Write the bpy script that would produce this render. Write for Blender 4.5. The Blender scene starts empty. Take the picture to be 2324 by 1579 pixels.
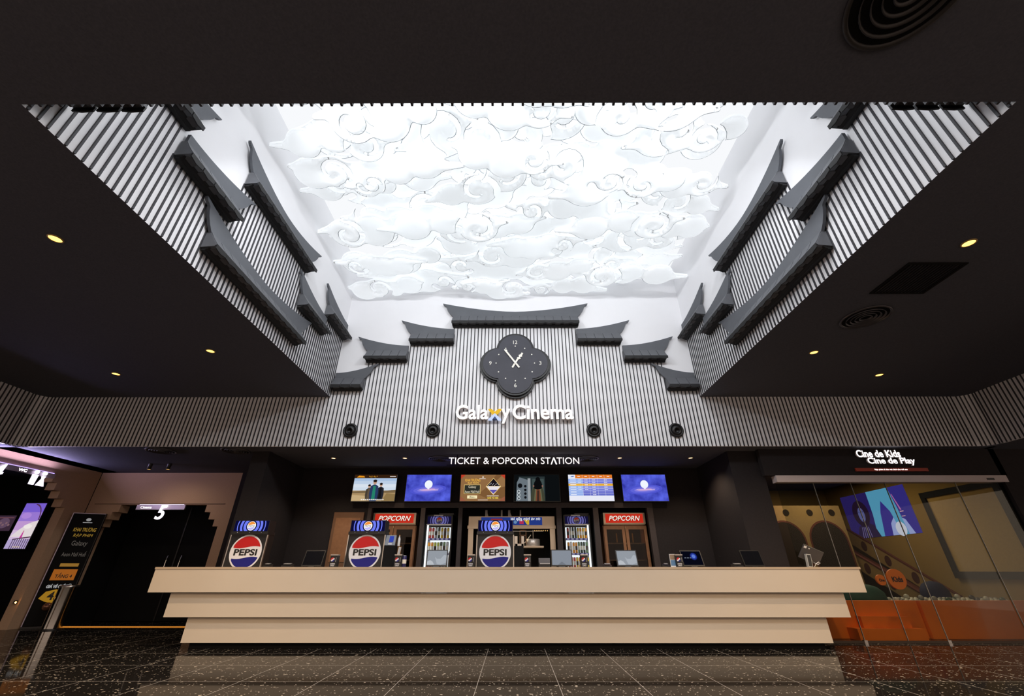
import bpy, bmesh, math, random
import numpy as np
from mathutils import Matrix, Vector, Euler
PI = math.pi
R = math.radians
random.seed(7)
S = bpy.context.scene
COL = S.collection

# ---------------------------------------------------------------- camera, world, exposure
cam = bpy.data.cameras.new('camera'); camo = bpy.data.objects.new('camera', cam); COL.objects.link(camo)
cam.sensor_fit = 'HORIZONTAL'; cam.sensor_width = 36.0; cam.lens = 14.6386
cam.clip_start = 0.05; cam.clip_end = 100
camo.location = (0, 0, 1.0)
camo.rotation_euler = Euler((R(90 + 28.096), 0, R(0.160)), 'XYZ')
S.camera = camo
w = bpy.data.worlds.new('world'); S.world = w; w.use_nodes = True
w.node_tree.nodes['Background'].inputs[0].default_value = (0.78, 0.59, 0.48, 1)
w.node_tree.nodes['Background'].inputs[1].default_value = 1.0
S.view_settings.view_transform = 'Standard'; S.view_settings.look = 'None'
S.view_settings.exposure = 0.0; S.view_settings.gamma = 1.0
S.view_settings.use_curve_mapping = False
S.cycles.use_denoising = True
S.cycles.max_bounces = 8; S.cycles.diffuse_bounces = 4; S.cycles.glossy_bounces = 4
S.cycles.transmission_bounces = 6; S.cycles.transparent_max_bounces = 12
S.cycles.sample_clamp_indirect = 6.0
WELL_PANEL = 0.98      # luminous panel above the hanging clouds
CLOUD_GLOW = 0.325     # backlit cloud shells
DOWN_W = 300.0        # ceiling downlights
ADDED_FILL_W = 66.0       # added unseen fill lights in the well
SOFFIT_W = 60.0

# key heights / planes (metres)
ZS, ZC = 3.021, 3.993            # soffit, upper ceiling
YF = 7.64                        # slatted wall over the counter
XL, XR, YN = -3.578, 3.646, 1.83 # light well
ZT = 7.2
FXL, FXR = -9.2, 8.8             # slatted band returns

# ---------------------------------------------------------------- materials
def lin(c):
    return tuple(((x/255)/12.92 if x/255 <= 0.04045 else ((x/255+0.055)/1.055)**2.4) for x in c)
_M = {}
def pm(name, rgb, rough=0.5, metal=0.0, spec=0.5, noise=0.0, nscale=12.0, bump=0.0, coat=0.0):
    if name in _M: return _M[name]
    m = bpy.data.materials.new(name); m.use_nodes = True; nt = m.node_tree
    b = nt.nodes['Principled BSDF']; c = lin(rgb)
    b.inputs['Base Color'].default_value = (*c, 1); b.inputs['Roughness'].default_value = rough
    b.inputs['Metallic'].default_value = metal; b.inputs['Specular IOR Level'].default_value = spec
    if coat: b.inputs['Coat Weight'].default_value = coat
    if noise or bump:
        tc = nt.nodes.new('ShaderNodeTexCoord'); n = nt.nodes.new('ShaderNodeTexNoise')
        n.inputs['Scale'].default_value = nscale; n.inputs['Detail'].default_value = 3
        nt.links.new(tc.outputs['Object'], n.inputs['Vector'])
        if noise:
            mx = nt.nodes.new('ShaderNodeMix'); mx.data_type = 'RGBA'
            mx.inputs[6].default_value = (*[x*(1-noise) for x in c], 1)
            mx.inputs[7].default_value = (*[min(1, x*(1+noise)) for x in c], 1)
            nt.links.new(n.outputs['Fac'], mx.inputs[0]); nt.links.new(mx.outputs[2], b.inputs['Base Color'])
        if bump:
            bp = nt.nodes.new('ShaderNodeBump'); bp.inputs['Strength'].default_value = bump; bp.inputs['Distance'].default_value = 0.01
            nt.links.new(n.outputs['Fac'], bp.inputs['Height']); nt.links.new(bp.outputs['Normal'], b.inputs['Normal'])
    _M[name] = m; return m
def em(rgb, strength=1.0):
    k = 'glow_%d_%d_%d_%s' % (*rgb, strength)
    if k in _M: return _M[k]
    m = bpy.data.materials.new(k); m.use_nodes = True; nt = m.node_tree; nt.nodes.clear()
    e = nt.nodes.new('ShaderNodeEmission'); o = nt.nodes.new('ShaderNodeOutputMaterial')
    e.inputs[0].default_value = (*lin(rgb), 1); e.inputs[1].default_value = strength
    nt.links.new(e.outputs[0], o.inputs[0]); _M[k] = m; return m
def glass(name, tint=(235, 240, 238), gloss=1.0):
    if name in _M: return _M[name]
    m = bpy.data.materials.new(name); m.use_nodes = True; nt = m.node_tree; nt.nodes.clear()
    o = nt.nodes.new('ShaderNodeOutputMaterial'); t = nt.nodes.new('ShaderNodeBsdfTransparent'); g = nt.nodes.new('ShaderNodeBsdfGlossy')
    f = nt.nodes.new('ShaderNodeFresnel'); mx = nt.nodes.new('ShaderNodeMixShader'); mu = nt.nodes.new('ShaderNodeMath'); mu.operation = 'MULTIPLY'
    f.inputs[0].default_value = 1.45; mu.inputs[1].default_value = gloss
    t.inputs[0].default_value = (*lin(tint), 1); g.inputs['Roughness'].default_value = 0.02; g.inputs[0].default_value = (0.9, 0.9, 0.9, 1)
    nt.links.new(f.outputs[0], mu.inputs[0]); nt.links.new(mu.outputs[0], mx.inputs[0])
    nt.links.new(t.outputs[0], mx.inputs[1]); nt.links.new(g.outputs[0], mx.inputs[2]); nt.links.new(mx.outputs[0], o.inputs[0])
    _M[name] = m; return m
def terrazzo():
    m = bpy.data.materials.new('black_terrazzo'); m.use_nodes = True; nt = m.node_tree; N = nt.nodes; L = nt.links
    b = N['Principled BSDF']; b.inputs['Roughness'].default_value = 0.05; b.inputs['Specular IOR Level'].default_value = 0.014
    tc = N.new('ShaderNodeTexCoord')
    col = None
    def math_(op, a, b_=None):
        n = N.new('ShaderNodeMath'); n.operation = op
        for i, v in enumerate((a, b_)):
            if v is None: continue
            if isinstance(v, (int, float)): n.inputs[i].default_value = v
            else: L.new(v, n.inputs[i])
        return n.outputs[0]
    masks = []
    for sc, thr, dens in ((11, 0.16, 0.26), (22, 0.20, 0.28), (44, 0.24, 0.16)):
        nz = N.new('ShaderNodeTexNoise'); nz.inputs['Scale'].default_value = sc*1.6; L.new(tc.outputs['Object'], nz.inputs['Vector'])
        vm = N.new('ShaderNodeVectorMath'); vm.operation = 'MULTIPLY_ADD'; L.new(nz.outputs['Color'], vm.inputs[0])
        vm.inputs[1].default_value = (0.8/sc, 0.8/sc, 0); L.new(tc.outputs['Object'], vm.inputs[2])
        v = N.new('ShaderNodeTexVoronoi'); v.inputs['Scale'].default_value = sc; L.new(vm.outputs[0], v.inputs['Vector'])
        sp = N.new('ShaderNodeSeparateColor'); L.new(v.outputs['Color'], sp.inputs[0])
        a = math_('LESS_THAN', v.outputs['Distance'], thr); c = math_('LESS_THAN', sp.outputs[0], dens)
        masks.append(math_('MULTIPLY', a, c))
    chip = math_('MAXIMUM', math_('MAXIMUM', masks[0], masks[1]), masks[2])
    sx = N.new('ShaderNodeSeparateXYZ'); L.new(tc.outputs['Object'], sx.inputs[0])
    T = 0.81
    def line(o, off):
        f = math_('FRACT', math_('DIVIDE', math_('ADD', o, off), T))
        return math_('LESS_THAN', f, 0.006/T)
    ln = math_('MAXIMUM', line(sx.outputs[0], 0.363+81*T), line(sx.outputs[1], 81*T-5.35))
    r = N.new('ShaderNodeMix'); r.data_type = 'RGBA'; r.inputs[6].default_value = (0.010, 0.0085, 0.0075, 1); r.inputs[7].default_value = (0.42, 0.36, 0.29, 1)
    L.new(chip, r.inputs[0])
    r2 = N.new('ShaderNodeMix'); r2.data_type = 'RGBA'; r2.inputs[7].default_value = (0.34, 0.31, 0.28, 1)
    L.new(ln, r2.inputs[0]); L.new(r.outputs[2], r2.inputs[6]); L.new(r2.outputs[2], b.inputs['Base Color'])
    return m
def cloud_mat():
    m = bpy.data.materials.new('backlit_cloud_shell'); m.use_nodes = True; nt = m.node_tree; nt.nodes.clear(); N = nt.nodes; L = nt.links
    o = N.new('ShaderNodeOutputMaterial'); d = N.new('ShaderNodeBsdfDiffuse'); t = N.new('ShaderNodeBsdfTranslucent'); e = N.new('ShaderNodeEmission')
    d.inputs[0].default_value = (0.86, 0.87, 0.88, 1); t.inputs[0].default_value = (0.80, 0.84, 0.86, 1)
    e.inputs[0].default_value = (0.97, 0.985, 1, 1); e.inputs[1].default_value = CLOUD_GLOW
    mx = N.new('ShaderNodeMixShader'); mx.inputs[0].default_value = 0.45; ad = N.new('ShaderNodeAddShader')
    L.new(d.outputs[0], mx.inputs[1]); L.new(t.outputs[0], mx.inputs[2]); L.new(mx.outputs[0], ad.inputs[0]); L.new(e.outputs[0], ad.inputs[1]); L.new(ad.outputs[0], o.inputs[0])
    return m
WHITE = pm('white_painted_panel', (238, 238, 241), 0.55, noise=0.02, nscale=3)
BATTEN = pm('black_batten', (52, 52, 57), 0.5, spec=0.4)
CEIL = pm('black_stippled_ceiling', (90, 92, 102), 0.9, spec=0.12, noise=0.25, nscale=60, bump=0.2)
DARKW = pm('matt_black_wall', (40, 36, 37), 0.85, spec=0.2, noise=0.25, nscale=30, bump=0.1)
BLACK = pm('black_plastic', (22, 22, 24), 0.4)
BLKM = pm('black_matt', (15, 15, 16), 0.8, spec=0.2)
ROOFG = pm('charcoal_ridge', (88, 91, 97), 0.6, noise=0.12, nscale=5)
ROOFT = pm('charcoal_tile', (88, 90, 95), 0.5, noise=0.15, nscale=9)  # charcoal lightened for light from above; tile ends kept darker
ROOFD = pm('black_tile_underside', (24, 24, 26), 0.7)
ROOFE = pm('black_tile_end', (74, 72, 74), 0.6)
TAN = pm('tan_plaster', (190, 158, 130), 0.9, spec=0.1, noise=0.12, nscale=70, bump=0.2)
COUNTER = pm('beige_laminate', (207, 192, 173), 0.6, spec=0.3, noise=0.03, nscale=2)
STEEL = pm('brushed_steel', (200, 196, 190), 0.3, 1.0)
CHROME = pm('polished_chrome', (215, 212, 205), 0.12, 1.0)
STEELW = pm('warm_stainless_panel', (205, 185, 160), 0.4, 0.7)
SILVER = pm('silver_plastic', (180, 182, 186), 0.35, 0.6)
WOOD = pm('brown_wood', (140, 98, 66), 0.5, noise=0.25, nscale=14)
DOORW = pm('dark_brown_door', (110, 78, 54), 0.55, noise=0.15, nscale=8)
WPLAS = pm('white_plastic', (228, 228, 230), 0.4)
RED = pm('red_sign_face', (200, 44, 28), 0.4)

# ---------------------------------------------------------------- mesh helper
class MB:
    def __init__(s): s.v = []; s.f = []; s.mi = []; s.mats = []; s.sm = []
    def m(s, mat):
        if mat not in s.mats: s.mats.append(mat)
        return s.mats.index(mat)
    def add(s, vs, fs, mat, M=None, smooth=False):
        o = len(s.v); i = s.m(mat)
        for p in vs:
            p = Vector(p)
            if M is not None: p = M @ p
            s.v.append(tuple(p))
        for f in fs: s.f.append([k+o for k in f]); s.mi.append(i); s.sm.append(smooth)
        return s
    def box(s, x0, x1, y0, y1, z0, z1, mat, M=None):
        return s.add([(x, y, z) for x in (x0, x1) for y in (y0, y1) for z in (z0, z1)],
            [(0, 1, 3, 2), (4, 6, 7, 5), (0, 4, 5, 1), (2, 3, 7, 6), (0, 2, 6, 4), (1, 5, 7, 3)], mat, M)
    def prism(s, pts, d0, d1, mat, M=None, smooth=False):
        """polygon in local (x,z), extruded along local y from d0 to d1"""
        n = len(pts)
        vs = [(p[0], d0, p[1]) for p in pts] + [(p[0], d1, p[1]) for p in pts]
        s.add(vs, [list(range(n)), list(range(2*n-1, n-1, -1))], mat, M)
        return s.add(vs, [(i, i+n, (i+1) % n+n, (i+1) % n) for i in range(n)], mat, M, smooth)
    def lathe(s, prof, mat, M=None, seg=24, smooth=True, cap=True):
        """profile [(r,z)] about local z"""
        vs = []; fs = []; n = len(prof)
        for r, z in prof:
            for k in range(seg):
                a = 2*PI*k/seg; vs.append((r*math.cos(a), r*math.sin(a), z))
        for i in range(n-1):
            for k in range(seg):
                fs.append((i*seg+k, i*seg+(k+1) % seg, (i+1)*seg+(k+1) % seg, (i+1)*seg+k))
        s.add(vs, fs, mat, M, smooth)
        if cap:
            if prof[0][0] > 1e-4: s.add(vs[:seg], [list(range(seg))[::-1]], mat, M)
            if prof[-1][0] > 1e-4: s.add(vs[-seg:], [list(range(seg))], mat, M)
        return s
    def tube(s, pts, r, mat, M=None, seg=8):
        pts = [Vector(p) for p in pts]; vs = []; fs = []; n = len(pts)
        for i, p in enumerate(pts):
            t = (pts[min(i+1, n-1)]-pts[max(i-1, 0)]).normalized()
            a = t.orthogonal().normalized(); b = t.cross(a)
            for k in range(seg):
                q = 2*PI*k/seg; vs.append(p+a*r*math.cos(q)+b*r*math.sin(q))
        for i in range(n-1):
            for k in range(seg): fs.append((i*seg+k, i*seg+(k+1) % seg, (i+1)*seg+(k+1) % seg, (i+1)*seg+k))
        s.add(vs, fs, mat, M, True)
        s.add(vs[:seg], [list(range(seg))], mat, M); s.add(vs[-seg:], [list(range(seg))], mat, M)
        return s
    def flat(s, pts, y, mat, M=None):
        """flat polygon (x,z) facing -y"""
        return s.add([(p[0], y, p[1]) for p in pts], [list(range(len(pts)))], mat, M)
    def build(s, name, parent=None, loc=None, rotz=0.0):
        me = bpy.data.meshes.new(name)
        me.from_pydata(s.v, [], s.f); me.update()
        for mt in s.mats: me.materials.append(mt)
        me.polygons.foreach_set('material_index', s.mi); me.polygons.foreach_set('use_smooth', s.sm)
        bm = bmesh.new(); bm.from_mesh(me); bmesh.ops.recalc_face_normals(bm, faces=bm.faces[:]); bm.to_mesh(me); bm.free()
        o = bpy.data.objects.new(name, me); COL.objects.link(o)
        if parent is not None: o.parent = parent
        if loc is not None: o.location = loc
        o.rotation_euler = (0, 0, rotz)
        return o
def T(x, y, z): return Matrix.Translation((x, y, z))
def tag(o, label, cat, group=None):
    o['label'] = label; o['category'] = cat
    if group: o['group'] = group
    return o
def thing(name, label, cat, loc=(0, 0, 0), rotz=0.0, group=None):
    o = bpy.data.objects.new(name, None); COL.objects.link(o); o.location = loc; o.rotation_euler = (0, 0, rotz)
    o.empty_display_size = 0.1
    return tag(o, label, cat, group)
def struct(o): o['kind'] = 'structure'; return o
def copy_tree(o, parent=None):
    c = o.copy(); COL.objects.link(c)
    if parent is not None: c.parent = parent
    for ch in list(o.children): copy_tree(ch, c)
    return c
def circ(cx, cz, r, n=28, ry=None, a0=0, a1=2*PI):
    ry = ry or r
    full = abs(a1-a0-2*PI) < 1e-6
    return [(cx+r*math.cos(a0+(a1-a0)*i/(n if full else n-1)), cz+ry*math.sin(a0+(a1-a0)*i/(n if full else n-1))) for i in range(n)]
def rect(x0, x1, z0, z1): return [(x0, z0), (x1, z0), (x1, z1), (x0, z1)]
_TC = {}
def text_geo(s, bold=0.0, extrude=0.0, shear=0.0):
    k = (s, bold, extrude, shear)
    if k in _TC: return _TC[k]
    cu = bpy.data.curves.new('lettering', 'FONT'); cu.body = s; cu.size = 1.0; cu.offset = bold; cu.extrude = extrude; cu.shear = shear
    cu.resolution_u = 4; cu.fill_mode = 'BOTH' if extrude else 'FRONT'
    o = bpy.data.objects.new('lettering', cu); COL.objects.link(o)
    bpy.context.view_layer.update()
    me = bpy.data.meshes.new_from_object(o.evaluated_get(bpy.context.evaluated_depsgraph_get()))
    vs = [tuple(v.co) for v in me.vertices]; fs = [tuple(p.vertices) for p in me.polygons]
    bpy.data.objects.remove(o); bpy.data.curves.remove(cu); bpy.data.meshes.remove(me)
    xs = [v[0] for v in vs]; ys = [v[1] for v in vs]
    _TC[k] = (vs, fs, min(xs), max(xs), min(ys), max(ys)); return _TC[k]
def text(mb, s, x0, x1, z0, z1, y, mat, bold=0.0, depth=0.0, M=None, shear=0.0, mirror=False, base=False):
    """fit the string into the box x0..x1, z0..z1 on a plane facing -y; base: z0..z1 span baseline to cap height"""
    ex = depth/2/max(1e-6, (z1-z0)/0.73) if depth else 0.0
    vs, fs, a0, a1, b0, b1 = text_geo(s, bold, round(ex, 4), shear)
    if base: b0, b1 = 0.0, 0.73
    sx = (x1-x0)/(a1-a0); sz = (z1-z0)/(b1-b0)
    out = []
    for v in vs:
        x = x0+(v[0]-a0)*sx
        if mirror: x = x0+x1-x
        out.append((x, y-(v[2]/max(ex, 1e-6))*depth/2 if depth else y, z0+(v[1]-b0)*sz))
    return mb.add(out, fs, mat, M)

# ================================================================= SETTING
f = MB(); f.add([(-14, -4, 0), (14, -4, 0), (14, 14, 0), (-14, 14, 0), (-14, -4, -.1), (14, -4, -.1), (14, 14, -.1), (-14, 14, -.1)],
    [(0, 1, 2, 3), (4, 7, 6, 5), (0, 4, 5, 1), (1, 5, 6, 2), (2, 6, 7, 3), (3, 7, 4, 0)], terrazzo()); struct(f.build('floor'))
c = MB()
c.box(-9.6, XL-.045, -4, YF, ZC, ZC+.12, CEIL); c.box(XR+.045, 9.2, -4, YF, ZC, ZC+.12, CEIL); c.box(XL-.045, XR+.045, -4, YN-.045, ZC, ZC+.12, CEIL)
c.box(XL-.05, XL, YN-.05, YF, ZC-.0012, ZC, CEIL); c.box(XR, XR+.05, YN-.05, YF, ZC-.0012, ZC, CEIL); c.box(XL, XR, YN-.05, YN, ZC-.0012, ZC, CEIL)
struct(c.build('ceiling'))
c = MB(); c.box(-9.75, 8.95, YF+.03, 13, ZS, ZS+.1, CEIL); c.box(-14, -9.24, -4, 13, ZS, ZS+.1, CEIL); c.box(8.84, 14, -4, 13, ZS, ZS+.1, CEIL)
struct(c.build('ceiling_soffit'))
c = MB(); c.box(XL-.1, XR+.1, YN-.1, YF+.1, ZT, ZT+.05, em((250, 252, 255), WELL_PANEL)); struct(c.build('ceiling_light_panel'))

PITCH, BW, BD = 0.0735, 0.017, 0.013
def battens(mb, u0, u1, ztop, z0, M, off=0.0, BD=BD):
    """black battens on a wall whose local frame is x along, -y out"""
    u = math.ceil((u0-off)/PITCH)*PITCH+off
    while u < u1-0.002:
        zt = ztop(u)
        if zt > z0+.02: mb.box(u-BW/2, u+BW/2, -BD, 0.0, z0, zt, BATTEN, M)
        u += PITCH
CX = (XL+XR)/2
def prof_back(u):
    d = abs(u-CX)
    return 5.60 if d < 1.30 else 5.17 if d < 2.19 else 4.77 if d < 3.04 else 4.15
b = MB(); M0 = T(0, YF, 0)
b.box(XL-.03, XR+.03, 0, .05, ZS, ZT, WHITE, M0); b.box(FXL+.2, XL-.03, 0, .05, ZS, ZC+.05, WHITE, M0); b.box(XR+.03, FXR-.2, 0, .05, ZS, ZC+.05, WHITE, M0)
battens(b, XL, XR, prof_back, ZS, M0)
battens(b, FXL+.2, XL-.005, lambda u: ZC, ZS, M0); battens(b, XR+.005, FXR-.2, lambda u: ZC, ZS, M0)
struct(b.build('wall_back'))
# rounded returns of the band at both ends
for sx, X in ((-1, FXL), (1, FXR)):
    b = MB()
    cxr = X-sx*.2; cyr = YF-.2; n = 10
    pts = [(cxr+sx*.2*math.sin(PI/2*i/n), cyr+.2*math.cos(PI/2*i/n)) for i in range(n+1)]
    for i in range(n):
        (xa, ya), (xb, yb) = pts[i], pts[i+1]
        b.add([(xa, ya, ZS), (xb, yb, ZS), (xb, yb, ZC+.05), (xa, ya, ZC+.05)], [(0, 1, 2, 3)], WHITE, None, True)
    for k in range(5):
        a = PI/2*(k+.5)/5
        b.box(-BW/2, BW/2, -BD, 0, ZS, ZC, BATTEN, T(cxr+sx*.2*math.sin(a), cyr+.2*math.cos(a), 0) @ Matrix.Rotation(-sx*a, 4, 'Z'))
    Mr = T(X, 0, 0) @ Matrix.Rotation(-sx*PI/2, 4, 'Z')   # faces the room
    if sx < 0:
        b.box(-4, YF-.2, 0, .04, ZS, ZC+.05, WHITE, Mr); battens(b, 2, YF-.2, lambda u: ZC, ZS, Mr)
    else:
        b.box(-(YF-.2), 4, 0, .04, ZS, ZC+.05, WHITE, Mr); battens(b, -(YF-.2), -2, lambda u: ZC, ZS, Mr)
    struct(b.build('wall_band_left' if sx < 0 else 'wall_band_right'))
def prof_side(y):
    return 5.26 if y < 2.895 else 4.87 if y < 3.845 else 5.54 if y < 5.72 else 4.87 if y < 6.645 else 5.28
b = MB(); Ml = T(XL, 0, 0) @ Matrix.Rotation(PI/2, 4, 'Z')
b.box(YN, YF, 0, .05, ZC, ZT, WHITE, Ml); battens(b, YN+.02, YF-.02, prof_side, ZC-.0, Ml, .03); struct(b.build('wall_left'))
b = MB(); Mr = T(XR, 0, 0) @ Matrix.Rotation(-PI/2, 4, 'Z')
b.box(-YF, -YN, 0, .05, ZC, ZT, WHITE, Mr); battens(b, -YF+.02, -YN-.02, lambda u: prof_side(-u), ZC, Mr, -.03); struct(b.build('wall_right'))
b = MB(); Mn = T(0, YN, 0) @ Matrix.Rotation(PI, 4, 'Z')
b.box(-XR, -XL, 0, .05, ZC, ZT, WHITE, Mn); battens(b, -XR+.02, -XL-.02, lambda u: prof_back(-u), ZC, Mn, 0.0, .022); struct(b.build('wall_front'))

# back wall of the station with its five openings
b = MB(); YB = 9.5
ops = [(-3.03, -1.973), (-1.879, -1.168), (-1.084, .918), (1.03, 1.703), (1.815, 2.861)]
b.box(-4.68, 4.1, YB, YB+.1, 2.2, ZS, DARKW)
xs = [-4.68]+[v for o in ops for v in o]+[4.1]
for i in range(0, len(xs), 2): b.box(xs[i], xs[i+1], YB, YB+.1, 0, 2.2, DARKW)
TRIMC = pm('dark_brown_frame', (58, 49, 48), 0.7, noise=.2, nscale=20)
b.box(-3.11, 2.985, YB-.012, YB, 2.185, 2.285, TRIMC)
for xa, xb in ((-3.106, -3.031), (-1.973, -1.879), (-1.168, -1.084), (.918, 1.03), (1.703, 1.815), (2.861, 2.982)): b.box(xa, xb, YB-.012, YB, 0, 2.185, TRIMC)
struct(b.build('wall_station'))
b = MB(); b.box(-4.0, 4.0, 10.9, 11, 0, ZS, DARKW); b.box(-4.05, -3.95, YB+.1, 11, 0, ZS, DARKW); b.box(3.95, 4.05, YB+.1, 11, 0, ZS, DARKW)
struct(b.build('wall_kitchen'))
b = MB(); b.box(-5.0, -4.68, 8.0, 10.0, 0, ZS, DARKW); struct(b.build('wall_wing_left'))
b = MB(); b.box(4.1, 4.62, 8.0, 9.8, 0, ZS, DARKW); struct(b.build('wall_wing_right'))

# cinema door wall with stepped portal
def portal_pts(c0, steps):
    """outline of the opening, left to right over the top, from half widths"""
    rt = [(c0+hw, z) for hw, z in steps]; lt = [(c0-hw, z) for hw, z in reversed(steps)]
    return rt, lt
C5 = -7.93
st = [(1.365, 0), (1.365, 1.863), (1.25, 1.863), (1.25, 2.008), (1.11, 2.008), (1.11, 2.16), (.976, 2.16), (.976, 2.312)]
rt, lt = portal_pts(C5, st)
b = MB(); Mc = T(0, 10.0, 0)
b.prism([(-6.35, 0), (-6.35, ZS), (C5, ZS), (C5, 2.312)]+rt[::-1], 0, .25, TAN, Mc)
b.prism([(-9.65, 0)]+lt[::-1]+[(C5, 2.312), (C5, ZS), (-9.65, ZS)], 0, .25, TAN, Mc)
b.box(-9.65, -6.35, 10.12, 10.25, 2.312, ZS, TAN)
b.box(-9.51, -6.546, 9.985, 10.0, 2.325, 2.34, pm('tan_rule', (120, 96, 76), .8))
struct(b.build('wall_cinema'))
b = MB(); b.box(-6.35, -5.0, 10.0, 10.2, 0, ZS, DARKW); b.box(-5.2, -5.0, 9.6, 10.2, 0, ZS, DARKW); struct(b.build('wall_end'))
b = MB(); b.box(-9.4, -6.4, 11.0, 11.1, 0, 2.6, BLKM); b.box(-9.4, -9.32, 10.25, 11, 0, 2.6, BLKM); b.box(-6.5, -6.42, 10.25, 11, 0, 2.6, BLKM); b.box(-9.4, -6.4, 10.25, 11, 2.4, 2.5, BLKM)
struct(b.build('wall_recess'))
# left wall with the stepped portal to the restrooms
CW = 8.2
st2 = [(1.296, 0), (1.296, 2.19), (1.19, 2.19), (1.19, 2.345), (1.04, 2.345), (1.04, 2.487), (.89, 2.487), (.89, 2.633), (.77, 2.633), (.77, 2.79)]
rt, lt = portal_pts(CW, st2)
b = MB(); Mw = T(-9.65, 0, 0) @ Matrix.Rotation(PI/2, 4, 'Z')
b.prism([(9.98, 0), (9.98, ZS), (CW, ZS), (CW, 2.79)]+rt[::-1], 0, .2, TAN, Mw)
b.prism([(4, 0)]+lt[::-1]+[(CW, 2.79), (CW, ZS), (4, ZS)], 0, .2, TAN, Mw)
struct(b.build('wall_side_left'))
b = MB(); b.box(-13.2, -9.86, 10.45, 10.55, 0, ZS, BLKM); b.box(-13.3, -13.2, 5, 10.55, 0, ZS, BLKM); struct(b.build('wall_restroom_lobby'))
# doors
d = MB(); d.box(-9.3, -6.6, 10.94, 10.985, 0.01, 2.38, BLKM); d.box(-7.96, -7.93, 10.92, 10.95, .01, 2.38, BLACK)
d1 = struct(d.build('door_1'))
for x in (-8.1, -7.78): MB().tube([(x, 10.9, .8), (x, 10.88, .85), (x, 10.88, 1.25), (x, 10.9, 1.3)], .016, CHROME).build('door_handle', d1)
d = MB(); d.box(-3.80, -3.17, YB-.05, YB-.003, 0.0, 2.09, DOORW); d.box(-3.74, -3.23, YB-.06, YB-.05, 1.15, 1.98, WOOD)
d2 = struct(d.build('door_2'))
MB().box(-3.28, -3.25, YB-.10, YB-.06, .95, 1.1, STEEL).build('door_handle', d2)

# right: black board, glass front and the play room
b = MB(); b.box(4.62, 9.05, 7.85, 7.95, 2.535, ZS, DARKW); b.box(8.94, 14, 7.85, 7.95, 0, ZS, DARKW); struct(b.build('wall_kids_board'))
b = MB(); b.box(4.80, 9.0, 7.83, 7.98, 2.415, 2.532, pm('pale_door_rail', (190, 178, 178), .5, noise=.04)); b.box(8.62, 8.75, 7.822, 7.84, 2.45, 2.485, BLACK); struct(b.build('trim_1'))
GL = glass('clear_glass', (225, 228, 224), 0.12)
js = [4.80, 5.487, 6.167, 6.79, 8.08, 9.0]
EDGE = pm('polished_glass_edge', (150, 145, 140), 0.2, 0.4)
for i in range(5):
    g = MB(); g.box(js[i]+.004, js[i+1]-.004, 7.90, 7.912, .03, 2.415, GL)
    g.box(js[i+1]-.004, js[i+1]+.002, 7.895, 7.915, .03, 2.415, EDGE)
    struct(g.build('window_%d' % (i+1)))
b = MB(); b.box(4.8, 9.0, 7.885, 7.925, 0, .03, pm('bronze_floor_channel', (70, 60, 52), .4, .6))
for x in (5.49, 6.79): b.box(x-.025, x+.025, 7.88, 7.93, .0, .04, CHROME)
struct(b.build('trim_2'))
KT = pm('play_room_tan', (150, 122, 72), 0.9, spec=.1, noise=.12, nscale=40)
b = MB(); b.box(8.9, 9.0, 7.98, 12.5, 0, ZS, KT); struct(b.build('wall_play_right'))
b = MB(); b.box(4.62, 9.0, 12.5, 12.6, 0, ZS, KT); b.box(4.62, 4.7, 8.0, 12.5, 0, ZS, DARKW); struct(b.build('wall_play_back'))

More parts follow.
